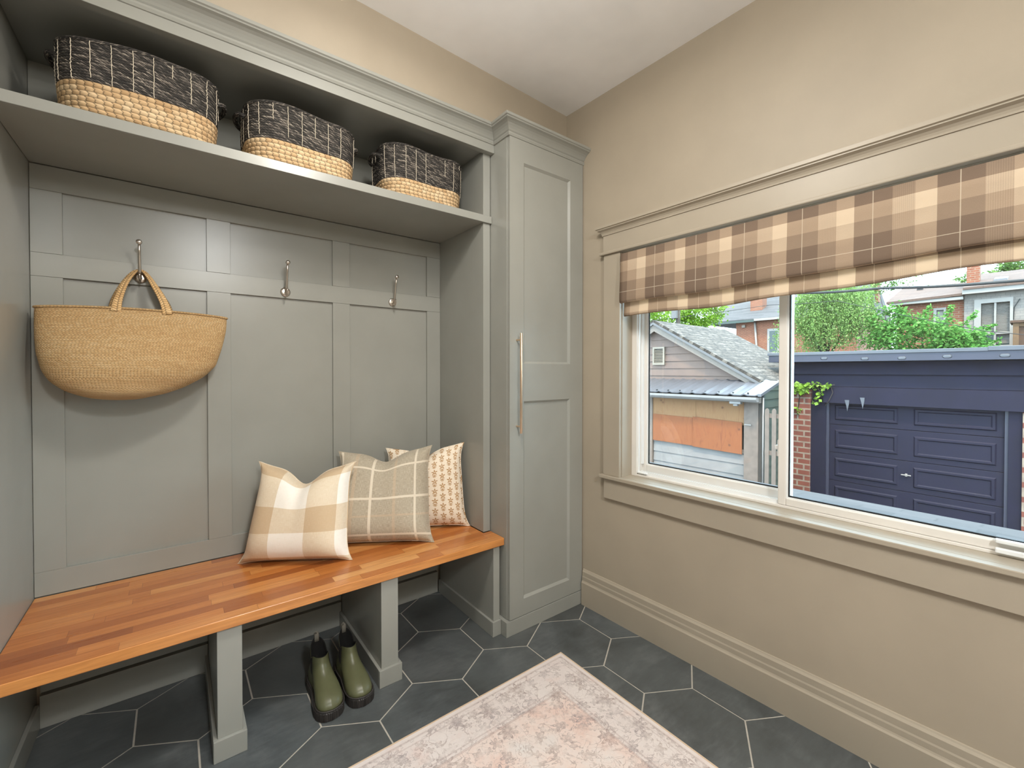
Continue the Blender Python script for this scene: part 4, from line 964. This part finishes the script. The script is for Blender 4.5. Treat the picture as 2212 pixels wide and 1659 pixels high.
def garage():
    root = thing('garage', W(0.2, 9.0, GZ), 'dark navy flat-roofed garage with a panelled overhead door outside the right pane', 'garage')
    N = M['navy']; d = 8.90
    b = MB(W); b.box(-1.66, -1.06, d+0.09, 14.0, GZ, 1.61); b.box(1.39, 2.9, d+0.09, 14.0, GZ, 1.61); b.box(-1.06, 1.39, d+0.09, 14, 0.66, 1.61); b.box(-1.06, 1.39, d+0.20, 14, GZ, 0.66)
    b.build('wall', N, root)
    b = MB(W); lap(b, -1.66, 2.9, 0.965, 1.46, d+0.09, 0.245, 0.05); b.build('lap_siding', N, root)
    b = MB(W); b.loft([[(s_, d-0.05, 0.63), (s_, d-0.02, 0.955), (s_, d+0.09, 0.965), (s_, d+0.09, 0.62)] for s_ in (-1.10, 2.9)]); b.build('lintel_board', N, root)
    b = MB(W); b.box(-2.07, 3.2, 8.70, 8.74, 1.465, 1.612); b.box(-2.07, -2.03, 8.74, 14.2, 1.465, 1.612); b.build('fascia', M['navyl'], root, bevel=0.004)
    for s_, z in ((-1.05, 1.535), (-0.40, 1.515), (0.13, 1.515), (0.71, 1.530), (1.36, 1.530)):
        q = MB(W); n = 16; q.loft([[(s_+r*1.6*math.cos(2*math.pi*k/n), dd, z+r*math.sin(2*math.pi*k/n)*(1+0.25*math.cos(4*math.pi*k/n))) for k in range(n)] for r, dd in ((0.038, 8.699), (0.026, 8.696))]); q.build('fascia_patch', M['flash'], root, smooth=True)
    b = MB(W); b.box(-2.09, 1.18, 8.68, 8.72, 1.606, 1.668); b.box(1.18, 3.2, 8.675, 8.72, 1.612, 1.685); b.build('roof_flashing', M['flash'], root, bevel=0.006)
    b = MB(W); b.box(-2.07, 3.2, 8.72, 14.2, 1.612, 1.655); b.build('roof', M['black'], root)
    b = MB(W); b.box(-1.68, -1.33, d-0.02, d+0.10, GZ, 0.88); o = b.build('brick_pier', M['brick'], root); o['label'] = 'red brick pier left of the door'
    b = MB(W); b.box(1.55, 1.95, d-0.02, d+0.10, GZ, 0.62); o = b.build('brick_pier', M['brick'], root); o['label'] = 'red brick pier right of the door'
    b = MB(W); b.box(-1.33, -1.065, d+0.02, d+0.10, GZ, 0.63); b.build('post', N, root, bevel=0.004)
    b = MB(W); b.box(1.40, 1.55, d+0.02, d+0.10, GZ, 0.63); b.build('post', N, root, bevel=0.004)
    b = MB(W); b.box(-1.075, -1.02, d+0.05, d+0.11, GZ, 0.64); b.box(1.36, 1.41, d+0.05, d+0.11, GZ, 0.64); b.box(-1.02, 1.36, d+0.05, d+0.11, 0.625, 0.66); b.build('door_frame', M['navyl'], root, bevel=0.004)
    # sectional door: four sections of two raised panels
    rows = [(0.185, 0.64), (-0.39, 0.178), (-0.965, -0.397), (GZ+0.01, -0.972)]
    db = MB(W)
    for z0, z1 in rows: db.box(-1.02, 1.36, d+0.10, d+0.15, z0, z1)
    door = db.build('garage_door', M['navyd'], root, bevel=0.005)
    for z0, z1 in rows:
        for a0, a1 in ((-0.93, 0.045), (0.26, 1.275)):
            zz0, zz1 = z0+0.095, z1-0.10
            if z1 > 0.6: zz1 = z1-0.055
            p = MB(W); f_ = d+0.10
            def rg(e, dd): return [(a0+e, dd, zz0+e), (a1-e, dd, zz0+e), (a1-e, dd, zz1-e), (a0+e, dd, zz1-e)]
            p.loft([rg(0, f_), rg(0.02, f_-0.022), rg(0.05, f_-0.022), rg(0.068, f_-0.004), rg(0.074, f_-0.004)], cap=(False, True)); p.build('raised_panel', M['navyd'], door)
    h = MB(W); h.box(0.095, 0.235, d+0.055, d+0.068, -0.663, -0.643); h.box(0.150, 0.182, d+0.06, d+0.10, -0.680, -0.628); hh = h.build('door_handle', M['whitep'], door, bevel=0.004); hh['label'] = 'small white T handle'
    for a, z in ((-0.74, 0.60), (-0.50, 0.66)):
        q = MB(W); q.loft([[(a, d-0.055, z+0.10), (a+0.075, d-0.055, z+0.10), (a+0.07, d-0.055, z+0.02), (a+0.045, d-0.055, z-0.12), (a+0.03, d-0.055, z-0.02)], [(a, d-0.045, z+0.10), (a+0.075, d-0.045, z+0.10), (a+0.07, d-0.045, z+0.02), (a+0.045, d-0.045, z-0.12), (a+0.03, d-0.045, z-0.02)]]); q.build('light_bracket', M['flash'], root)
garage()

def leafmesh(name, pts, size, mat, parent=None, droop=0.0, jit=0.5, aspect=0.55, seed=1):
    """many small pointed leaves, one mesh"""
    g = np.random.default_rng(seed); P = np.asarray(pts, float); n = len(P)
    az = g.uniform(0, 2*np.pi, n); el = g.normal(-droop, jit, n)
    t = np.stack([np.cos(az)*np.cos(el), np.sin(az)*np.cos(el), np.sin(el)], 1)
    r = g.normal(0, 1, (n, 3)); b_ = np.cross(t, r); b_ /= np.linalg.norm(b_, axis=1, keepdims=True)+1e-9
    sz = size*g.uniform(0.6, 1.3, n)[:, None]
    V = np.stack([P, P+t*sz*0.5+b_*sz*aspect*0.5, P+t*sz, P+t*sz*0.5-b_*sz*aspect*0.5], 1).reshape(-1, 3)
    off = np.array(OFF.get(parent.name, (0, 0, 0)) if parent else (0, 0, 0)); V = V-off
    me = bpy.data.meshes.new(name); me.vertices.add(n*4); me.vertices.foreach_set('co', V.ravel())
    me.loops.add(n*4); me.loops.foreach_set('vertex_index', np.arange(n*4)); me.polygons.add(n); me.polygons.foreach_set('loop_start', np.arange(n)*4)
    me.update(calc_edges=True); me.materials.append(mat)
    o = bpy.data.objects.new(name, me); COL.objects.link(o); o.parent = parent; OFF[o.name] = tuple(off); return o
def blob(c, r, n, seed, clumps=26, cr=0.30, shell=0.55):
    """points in leafy clumps spread through an ellipsoid given in (s, d, z)"""
    g = np.random.default_rng(seed); k = g.normal(0, 1, (clumps, 3)); k /= np.linalg.norm(k, axis=1, keepdims=True)
    k *= (g.uniform(shell, 1.0, clumps)**0.6)[:, None]
    idx = g.integers(0, clumps, n); q = k[idx]+g.normal(0, cr*0.55, (n, 3))
    p = np.asarray(c)+q*np.asarray(r)
    return p
def toW(p): return np.array([tuple(W(*q)) for q in p])
def branches(name, base, tips, r0, mat, parent):
    b = MB(W); B = Vector(base)
    top = Vector((sum(t[0] for t in tips)/len(tips), sum(t[1] for t in tips)/len(tips), sum(t[2] for t in tips)/len(tips)))
    mid = B.lerp(top, 0.62)
    b.tube([B, B.lerp(mid, 0.5)+Vector((0.05, 0, 0)), mid], [r0, r0*0.8, r0*0.6], 8)
    for t in tips:
        T = Vector(t); b.tube([mid, mid.lerp(T, 0.5)+Vector((0, 0, 0.12)), T], [r0*0.5, r0*0.3, r0*0.08], 6)
    return b.build(name, mat, parent, smooth=True)

def vine():
    root = thing('climbing_vine', W(-1.5, 8.87, 0.88), 'yellow-green climbing vine over the top of the brick pier', 'vine')
    g = random.Random(3); pts = []
    for _ in range(150): pts.append((g.uniform(-1.68, -1.36), 8.855-g.uniform(0, .05), 0.92+g.uniform(-0.09, 0.10)))
    path = [(-1.40, 8.86, 0.98), (-1.2, 8.84, 1.03), (-1.05, 8.83, 0.97), (-0.90, 8.83, 1.0)]; path2 = [(-0.97, 8.83, 0.98), (-0.93, 8.83, 0.84), (-0.99, 8.83, 0.68), (-1.06, 8.84, 0.56)]; path3 = [(-1.25, 8.84, 1.0), (-1.15, 8.84, 0.86), (-1.20, 8.84, 0.70), (-1.27, 8.84, 0.60)]
    def along(path, n, sp):
        for _ in range(n):
            k = g.randint(0, len(path)-2); f = g.random(); p = Vector(path[k]).lerp(Vector(path[k+1]), f); pts.append((p.x+g.uniform(-sp, sp), p.y-0.02, p.z+g.uniform(-sp, sp)))
    along(path, 46, 0.05); along(path3, 26, 0.06)
    for _ in range(8): pts.append((-1.55+g.uniform(-.05, .05), 8.86, 0.46+g.uniform(-.06, .06)))
    leafmesh('leaves', toW(pts), 0.085, M['leafv'], root, droop=0.5, aspect=0.9, seed=5)
    b = MB(W)
    st = Vector((-1.56, 8.868, 0.40)); b.tube([st, (-1.52, 8.868, 0.72), (-1.45, 8.86, 0.93), *path], 0.008, 6)
    sm = b.build('stem', M['bark'], root, smooth=True)
    for pth, nm in ((path2, 'tendril'), (path3, 'tendril')):
        q = MB(W); q.tube(pth, 0.006, 6); q.build(nm, M['bark'], root, smooth=True)
vine()

def shed():
    root = thing('garden_shed', W(-4.0, 7.5, GZ), 'old gabled shed with worn shingles and plywood boarded front outside the left pane', 'shed')
    ax, az = -4.05, 2.35; sl = 0.588; dg = 7.50
    rk = lambda z: (az-z)/sl                                    # half width of the gable at height z
    # gable wall in lapped boards
    b = MB(W); z = 1.00; h = 0.168
    while z < az-0.02:
        e = min(z+h, az-0.01); w0, w1 = rk(z), rk(e)
        b.loft([[(ax-w0, dg-0.022, z), (ax+w0, dg-0.022, z), (ax+w1, dg-0.002, e), (ax-w1, dg-0.002, e)], [(ax-w0, dg+0.04, z), (ax+w0, dg+0.04, z), (ax+w1, dg+0.04, e), (ax-w1, dg+0.04, e)]]); z = e
    b.build('gable_siding', M['mauve'], root)
    # roof planes with rake boards
    ev = 2.34; zr = lambda x: az+0.075-sl*x
    for sg, nm in ((1, 'roof_slope'), (-1, 'roof_slope')):
        p = MB(W); d0_, d1_ = 7.30, 10.95; i = 0
        nn = 9
        P = [[(ax+sg*ev*q/nn, d0_+(d1_-d0_)*k/12, zr(ev*q/nn)+0.004*math.sin(k*2.1+q*1.7)) for k in range(13)] for q in range(nn+1)]
        UV = [[(k*(d1_-d0_)/12, -ev*q/nn*1.16) for k in range(13)] for q in range(nn+1)]
        p.grid(P, UV, flip=sg < 0); p.build(nm, M['shake'], root, solid=0.05, fixn=False)
        q = MB(W); T = 0.135
        q.loft([[(ax, dd, zr(0)-0.055), (ax+sg*(ev-0.08), dd, zr(ev-0.08)-0.055), (ax+sg*(ev-0.14), dd, zr(ev-0.14)-0.055-T*0.85), (ax, dd, zr(0)-0.055-T*1.16)] for dd in (7.33, 7.37)]); q.build('rake_board', M['rake'], root)
        q = MB(W); q.loft([[(ax, dd, zr(0)-0.002), (ax+sg*ev, dd, zr(ev)-0.002), (ax+sg*ev, dd, zr(ev)-0.058), (ax, dd, zr(0)-0.058)] for dd in (7.285, 7.335)]); q.build('roof_edge', M['grey'], root)
    # vent
    v = MB(W); v.box(-4.155, -4.115, 7.44, 7.50, 1.42, 1.845); v.box(-3.885, -3.845, 7.44, 7.50, 1.42, 1.845); v.box(-4.115, -3.885, 7.44, 7.50, 1.42, 1.465); v.box(-4.115, -3.885, 7.44, 7.5, 1.80, 1.845)
    vo = v.build('vent', M['cream'], root)
    sl_ = MB(W)
    for k in range(9): z = 1.472+k*0.036; sl_.loft([[(s_, 7.445, z), (s_, 7.475, z+0.022), (s_, 7.48, z+0.018), (s_, 7.45, z-0.004)] for s_ in (-4.115, -3.885)])
    sl_.build('louvre', M['cream'], vo)
    bk = MB(W); bk.box(-4.115, -3.885, 7.482, 7.486, 1.465, 1.80); bk.build('vent_back', M['black'], vo)
    # lean-to metal roof
    e0, e1 = (6.48, 0.842), (7.50, 1.092); s0, s1 = -6.6, -1.43
    n = 84; P, UV = [], []
    for k in range(n+1):
        s_ = s0+(s1-s0)*k/n; rb = 0.022 if k % 4 == 0 else 0.0
        P.append([(s_, e0[0]+(e1[0]-e0[0])*q, e0[1]+(e1[1]-e0[1])*q+rb) for q in (0, 0.5, 1.0)]); UV.append([(s_, q) for q in (0, .5, 1)])
    b = MB(W); b.grid(P, UV); b.build('metal_roof', M['sheet'], root, solid=0.02)
    b = MB(W); b.loft([[(s_, d_+dd, z_+zz) for s_ in (s1-0.01, s1+0.04)][0:1]+[(s1+0.045, d_+dd, z_+zz)]+[(s1+0.045, d_+dd, z_+zz-0.05), (s1-0.01, d_+dd, z_+zz-0.05)] for (d_, z_), dd, zz in ((e0, -0.01, 0.03), (e1, 0.0, 0.03))]); b.build('roof_edge', M['sheet'], root)
    for k in range(12):
        q = MB(W); s_ = -4.55+k*0.2635+0.02; q.box(s_-0.012, s_+0.012, 6.53, 6.555, 0.858, 0.874+0.012); q.build('roof_screw', M['black'], root)
    g = MB(W); g.loft([[(s_, 6.40, 0.805), (s_, 6.40, 0.765), (s_, 6.43, 0.725), (s_, 6.52, 0.725), (s_, 6.52, 0.805)] for s_ in (-6.6, -1.44)]); g.build('gutter', M['gutter'], root)
    g = MB(W); g.box(-1.93, -1.73, 6.46, 6.56, 0.668, 0.725); g.box(-1.87, -1.79, 6.48, 6.55, 0.63, 0.67); g.build('gutter_outlet', M['gutter'], root, bevel=0.01)
    g = MB(W); g.box(-6.5, -1.45, 6.56, 6.66, 0.70, 0.80); g.build('eave_board', M['rake'], root)
    # boarded front
    f = MB(W); f.box(-6.5, -1.45, 6.74, 6.80, GZ, 0.84); f.build('front_wall', M['black'], root)
    f = MB(W); lap(f, -3.66, -1.755, GZ, -0.20, 6.735, 0.205, 0.02); f.build('lower_siding', M['dirtyw'], root)
    for s0_, s1_, z0, z1, dd, mm, tl in ((-3.70, -2.692, 0.30, 0.72, 6.715, 'plyl', 0.0), (-2.688, -1.755, 0.265, 0.72, 6.714, 'plyl', 0.02), (-3.655, -2.742, -0.245, 0.335, 6.69, 'plyd', 0.01), (-2.735, -1.785, -0.272, 0.348, 6.672, 'plyd', 0.03)):
        p = MB(W); p.loft([[(s0_, q, z0+tl*0.5), (s1_, q, z0-tl*0.3), (s1_, q, z1-tl*1.2), (s0_, q, z1)] for q in (dd-0.008, dd+0.008)]); p.build('plywood_sheet', M[mm], root)
    p = MB(W); p.box(-1.752, -1.505, 6.67, 6.74, GZ, 0.74); p.build('corner_board', M['fence'], root, bevel=0.004)
    p = MB(W); p.box(-3.93, -3.67, 6.68, 6.74, GZ, 0.74); p.build('corner_board', M['fence'], root, bevel=0.004)
    p = MB(W); p.box(-1.503, -1.445, 6.675, 6.74, GZ, 0.80); p.build('corner_post', M['pole'], root)
    p = MB(W); p.box(-1.74, -1.62, 6.655, 6.668, 0.275, 0.292); p.build('latch', M['whitep'], root)
    p = MB(W); p.tube([(-1.405, 6.62, 0.80), (-1.405, 6.62, GZ)], 0.013, 10); p.build('downspout', M['gutter'], root, smooth=True)
    # right-hand side wall in green lapped boards
    p = MB(W); z = GZ
    while z < 1.02:
        e = min(z+0.17, 1.02); p.loft([[(-1.90, q, z), (-1.722, q, z), (-1.742, q, e), (-1.90, q, e)] for q in (7.52, 10.8)]); z = e
    o = p.build('side_wall', M['green'], root); o['label'] = 'green lapped side wall'
    p = MB(W); p.box(-6.2, -1.93, 7.55, 10.8, GZ, 0.98); p.build('body', M['mauve'], root)
shed()

def fence():
    root = thing('picket_fence', W(-1.2, 6.6, GZ), 'pale pinkish picket fence between shed and garage', 'fence')
    for k, s_ in enumerate((-1.365, -1.253, -1.141)):
        p = MB(W); w_ = 0.067; prof = [(s_, GZ), (s_+w_, GZ), (s_+w_, 0.575), (s_+w_*0.82, 0.606), (s_+w_*0.5, 0.618), (s_+w_*0.18, 0.606), (s_, 0.575)]
        p.prism(prof, 1, 6.585, 6.605); p.build('picket', M['fence'], root, bevel=0.002)
    for z in (0.49, -0.17):
        p = MB(W); p.box(-1.375, -1.065, 6.606, 6.640, z-0.04, z+0.035); p.build('rail', M['fence'], root)
fence()

# ---- houses beyond the garage
def white_house():
    root = thing('white_brick_house', W(1.2, 20, GZ), 'white painted brick house with a blind-covered window behind the garage', 'house')
    b = MB(W); d = 20.0
    b.box(0.03, 0.41, d, 26, GZ, 3.95); b.box(1.08, 4.5, d, 26, GZ, 3.95); b.box(0.41, 1.08, d, 26, GZ, 2.12); b.box(0.41, 1.08, d, 26, 3.58, 3.95); b.box(0.41, 1.08, d+0.3, 26, 2.12, 3.58); b.build('wall', M['brickw'], root)
    b = MB(W); b.box(0.0, 4.6, d-0.30, d+0.02, 3.90, 4.05); b.build('eave_board', M['whitep'], root)
    b = MB(W); b.loft([[(s_, d-0.35, 4.05), (s_, d-0.35, 4.12), (s_, 23.4, 5.08), (s_, 26, 4.0)] for s_ in (0.02, 4.6)]); b.build('roof', M['asphb'], root)
    w_ = MB(W); 
    for q in ((0.27, 0.43, 2.02, 3.70), (1.07, 1.14, 2.02, 3.70), (0.43, 1.07, 3.56, 3.70), (0.43, 1.07, 1.98, 2.14)): w_.box(q[0], q[1], d-0.06, d+0.02, q[2], q[3])
    wo = w_.build('window', M['whitep'], root)
    w2 = MB(W); w2.box(0.725, 0.775, d-0.03, d+0.05, 2.14, 3.56); w2.box(0.43, 1.07, d-0.03, d+0.05, 2.50, 2.57); w2.build('mullion', M['whitep'], wo)
    pn = MB(W); pn.box(0.43, 1.07, d+0.14, d+0.15, 2.14, 3.56); pn.build('pane', M['darkp'], wo)
    for a0, a1, z0, z1 in ((0.435, 0.72, 2.58, 3.55), (0.78, 1.065, 2.58, 3.55), (0.78, 1.065, 2.20, 2.49)):
        p = MB(W); z = z0
        while z < z1: p.loft([[(s_, d+0.06, z), (s_, d+0.085, z+0.025), (s_, d+0.09, z+0.022), (s_, d+0.065, z-0.004)] for s_ in (a0, a1)]); z += 0.045
        p.build('window_blind', M['whitep'], wo)
    c = MB(W); c.box(0.01, 0.335, 20.9, 21.3, 4.0, 5.75); o = c.build('chimney', M['brickh'], root); o['label'] = 'orange brick chimney'
    k = MB(W); k.loft([[(0.64, 20.6, 4.28), (1.02, 20.6, 4.28), (0.98, 20.62, 4.43), (0.68, 20.62, 4.43)], [(0.64, 21.4, 4.5), (1.02, 21.4, 4.5), (0.98, 21.4, 4.60), (0.68, 21.4, 4.60)]]); k.build('skylight', M['sheet'], root)
    p = MB(W); p.tube([(1.28, d-0.03, 3.62), (1.16, d-0.03, 3.35), (1.15, d-0.03, 2.95)], 0.012, 6); p.build('wall_cable', M['black'], root)
white_house()
def wood_shed():
    root = thing('wooden_garden_box', W(1.6, 18.5, 1.9), 'brown board garden structure beside the white house, far right', 'shed')
    k = 20.334/21.834
    b = MB(W); b.box(1.28, 3.2, 18.52, 19.4, GZ, 2.72); b.build('boards', M['brownw'], root)
    b = MB(W); b.box(1.18, 1.30, 18.46, 18.56, GZ, 2.74); b.build('corner_post', M['tanw'], root)
    b = MB(W); b.box(1.12, 3.3, 18.40, 19.5, 2.74, 2.81); b.build('cap', M['brownw'], root)
    b = MB(W); b.box(1.30, 3.2, 18.48, 18.52, 2.62, 2.74); b.box(1.30, 3.2, 18.48, 18.52, 1.70, 1.78); b.build('trim_board', M['tanw'], root)
wood_shed()
def red_house():
    root = thing('red_brick_house', W(-0.9, 20.1, GZ), 'orange-red brick house with brown shingle roof behind the shrubs', 'house')
    d = 20.1; b = MB(W); b.box(-1.75, -0.70, d, 26, GZ, 3.90); b.box(-0.44, 0.025, d, 26, GZ, 3.90); b.box(-0.70, -0.44, d, 26, GZ, 2.3); b.box(-0.70, -0.44, d, 26, 3.50, 3.9); b.box(-0.70, -0.44, d+0.2, 26, 2.3, 3.5); b.build('wall', M['brickh'], root)
    b = MB(W); b.loft([[(s_, d-0.35, 3.82+q), (s_, d-0.35, 3.90+q), (s_, 23.0, 4.80-q), (s_, 26, 3.9)] for s_, q in ((-2.0, -0.02), (0.018, 0.05))]); b.build('roof', M['asphb'], root)
    b = MB(W); b.box(-1.85, 0.018, d-0.32, d-0.02, 3.74, 3.84); b.build('gutter', M['whitep'], root)
    w_ = MB(W); 
    for q in ((-0.74, -0.66, 2.25, 3.54), (-0.48, -0.42, 2.25, 3.54), (-0.66, -0.48, 3.46, 3.54), (-0.66, -0.48, 2.25, 2.33)): w_.box(q[0], q[1], d-0.05, d+0.02, q[2], q[3])
    wo = w_.build('window', M['whitep'], root)
    p = MB(W); p.box(-0.66, -0.48, d+0.06, d+0.07, 2.33, 3.46); p.build('pane', M['whitep'], wo)
    v = MB(W); v.box(-1.45, -1.28, 22.0, 22.3, 4.45, 4.58); v.build('roof_vent', M['black'], root)
red_house()
def grey_house():
    root = thing('grey_roofed_house', W(-8.5, 27, GZ), 'brick house with large grey shingle roof and chimney beyond the shed', 'house')
    d = 27.0; b = MB(W); b.box(-10.56, -4.4, d, 35, GZ, 4.40); b.build('wall', M['brickh'], root)
    b = MB(W); b.loft([[(s_, d-0.4, 4.36), (s_, d-0.4, 4.46), (s_+e, 31.2, 6.60), (s_+e, 35.5, 4.4)] for s_, e in ((-12.6, 0.0), (-4.05, -0.35))]); b.build('roof', M['asph'], root)
    b = MB(W); b.box(-12.4, -9.35, d-0.42, d-0.38, 4.26, 4.40); b.build('eave_board', M['teal'], root)
    b = MB(W); b.box(-9.33, -4.1, d-0.45, d-0.40, 4.30, 4.44); b.build('gutter', M['whitep'], root)
    b = MB(W); b.tube([(-9.42, d-0.08, 4.3), (-9.30, d-0.06, 2.6), (-9.30, d-0.06, GZ)], 0.06, 8); b.build('downspout', M['whitep'], root, smooth=True)
    b = MB(W); b.box(-8.72, -8.05, d-0.06, d-0.01, 2.3, 3.80); wo = b.build('window', M['whitep'], root)
    b = MB(W); b.box(-8.60, -8.17, d-0.075, d-0.061, 2.4, 3.66); b.build('pane', M['darkp'], wo)
    b = MB(W); b.box(-10.18, -9.98, d-0.1, d-0.01, 3.98, 4.14); b.build('vent', M['cream'], root)
    b = MB(W); b.box(-10.11, -9.40, 28.0, 28.7, 4.6, 6.75); c = b.build('chimney', M['brickh'], root); c['label'] = 'orange brick chimney on the grey roof'
    b = MB(W); b.box(-10.16, -9.34, 27.93, 28.7, 4.5, 4.86); b.build('flashing', M['black'], c)
    b = MB(W); b.box(-4.45, -4.15, 30.2, 30.7, 5.2, 7.0); b.build('chimney', M['brickh'], root)
grey_house()

# ---- greenery
def tree(name, label, cat, base, blobs, tips, leaf, size, r0, seed, extra=None, droop=0.2, group=None):
    root = thing(name, W(*base), label, cat, group)
    pts = np.concatenate([blob(c, r, n, seed+i, *ex) for i, (c, r, n, *ex) in enumerate(blobs)])
    if extra is not None: pts = np.concatenate([pts, np.asarray(extra)])
    branches('trunk', base, tips, r0, M['bark'], root)
    leafmesh('foliage', toW(pts), size, leaf, root, droop=droop, seed=seed)
    return root
tree('maple_tree', 'bright yellow-green leafy tree behind the shed roof', 'tree', (-7.6, 14.3, GZ),
     [((-7.7, 14.4, 3.2), (1.65, 1.1, 0.95), 9000, 40, 0.34), ((-6.4, 14.2, 3.45), (0.75, 0.7, 0.42), 2200, 16, 0.34), ((-9.3, 14.6, 3.6), (1.2, 1.0, 1.0), 3000, 18, 0.34)],
     [(-8.6, 14.3, 3.6), (-7.6, 14.2, 4.0), (-6.5, 14.2, 3.6), (-7.0, 14.2, 3.0)], M['leafm'], 0.10, 0.16, 11)
g_ = np.random.default_rng(21); strands = []
for k in range(170):
    s_ = g_.uniform(-4.3, -1.75); top = 3.0+1.35*math.sqrt(max(0, 1-((s_+2.75)/1.7)**2))*g_.uniform(0.55, 1.02); L_ = g_.uniform(0.6, 1.9); dd = g_.uniform(15.6, 16.6); dx = g_.normal(0, 0.10)
    m_ = int(L_*95); q = g_.uniform(0, 1, m_)
    strands.append(np.stack([s_+dx*q+g_.normal(0, 0.035, m_), np.full(m_, dd)+g_.normal(0, .03, m_), top-L_*q], 1))
tree('weeping_birch_tree', 'weeping pale green birch tree rising behind the garage roof', 'tree', (-2.9, 16.2, GZ),
     [((-2.75, 16.2, 3.1), (1.15, 0.7, 1.15), 7000, 40, 0.30), ((-3.7, 16.3, 2.4), (0.8, 0.6, 0.9), 3000, 20, 0.3)],
     [(-3.8, 16.2, 3.2), (-3.1, 16.2, 4.0), (-2.6, 16.2, 4.1), (-2.0, 16.1, 3.4), (-3.4, 16.1, 2.6)], M['leafw'], 0.066, 0.10, 23, extra=np.concatenate(strands), droop=0.8)
sh = []
for (a, b_, n_) in (((0.05, 16.0, 2.3), (0.60, 16.0, 2.92), 130), ((0.35, 16.0, 2.1), (0.92, 16.0, 2.58), 110), ((-0.6, 16.0, 2.7), (-0.35, 16.0, 3.22), 120), ((-0.05, 16.0, 2.6), (0.08, 16.0, 3.15), 110), ((-1.2, 16.0, 2.8), (-0.9, 16, 3.2), 110), ((0.3, 16, 2.0), (1.02, 16, 2.12), 110)):
    q = g_.uniform(0, 1, n_)[:, None]; sh.append(np.asarray(a)*(1-q)+np.asarray(b_)*q+g_.normal(0, 0.05, (n_, 3))*(1.15-q))
tree('green_shrub', 'broad mid-green leafy shrub in front of the red and white houses', 'shrub', (-0.6, 16.1, GZ),
     [((-0.55, 16.0, 2.25), (1.15, 0.6, 0.62), 6500, 44, 0.30), ((-1.35, 16.1, 2.75), (0.55, 0.5, 0.55), 1800, 16, 0.32), ((0.35, 15.9, 2.05), (0.55, 0.4, 0.34), 1500, 14, 0.34)],
     [(-1.3, 16.1, 3.0), (-0.6, 16.0, 2.9), (0.0, 16.0, 2.8), (0.6, 15.9, 2.4)], M['leafs'], 0.10, 0.06, 37, extra=np.concatenate(sh))
tree('background_tree', 'tall green tree behind the white house roof, upper right of the window', 'tree', (1.5, 32, GZ),
     [((1.35, 32, 6.6), (1.0, 0.8, 0.62), 1500, 26, 0.34), ((0.5, 31.8, 6.3), (0.55, 0.5, 0.30), 240, 10, 0.4)], [(0.3, 31.8, 6.2), (1.0, 32, 6.9), (1.7, 32, 7.0)], M['leafd'], 0.16, 0.12, 51)
tree('background_tree', 'small green tree top left of the white house chimney', 'tree', (-0.9, 31, GZ),
     [((-0.80, 31, 5.95), (0.34, 0.4, 0.42), 420, 12, 0.35)], [(-0.9, 31, 6.2), (-0.7, 31, 6.3)], M['leafd'], 0.13, 0.05, 57)
tw = g_.normal(0, 1, (330, 3))*np.array([0.62, 0.25, 0.15])+np.array([-2.9, 25.9, 5.55])
tree('background_tree', 'sparse pale treetop showing above the red house roof', 'tree', (-3.0, 26.2, GZ),
     [((-3.2, 25.9, 5.35), (0.55, 0.4, 0.28), 420, 14, 0.4)], [(-3.4, 25.9, 5.5), (-2.9, 25.9, 5.7), (-2.4, 25.9, 5.6)], M['leafd'], 0.10, 0.05, 61, extra=tw)
def utility():
    root = thing('utility_pole', W(-6.17, 12.1, GZ), 'weathered utility pole with grey metal box above the shed ridge', 'utility pole')
    b = MB(W); b.tube([(-6.13, 12.1, GZ), (-6.13, 12.1, 4.2)], 0.075, 10); b.build('pole', M['pole'], root, smooth=True)
    b = MB(W); b.box(-6.27, -6.09, 11.9, 12.02, 3.06, 3.75); b.build('metal_box', M['grey'], root, bevel=0.01)
utility()
def cable(pts, r, label):
    b = MB(W); P = [Vector(p) for p in pts]; fine = []
    for k in range(len(P)-1):
        for j in range(8): 
            q = j/8; v = P[k].lerp(P[k+1], q); v.z -= 0.02*math.sin(math.pi*q); fine.append(v)
    fine.append(P[-1]); b.tube(fine, r, 8); o = b.build('overhead_cable', M['black'], smooth=True); tag(o, label, 'cable', 'overhead cables')
cable([(-6.0, 7.0, 2.86), (-1.07, 7.0, 2.665), (0.12, 7.0, 2.578), (1.57, 7.0, 2.47), (6.0, 7.0, 2.2)], 0.021, 'thick black overhead cable crossing the right pane above the trees')
cable([(-8.0, 13.0, 3.2), (-3.6, 13.0, 3.32), (-1.9, 13.0, 3.24), (0.9, 13, 2.2), (4.0, 13, 1.6)], 0.008, 'thin dark wire crossing in front of the grey roof')
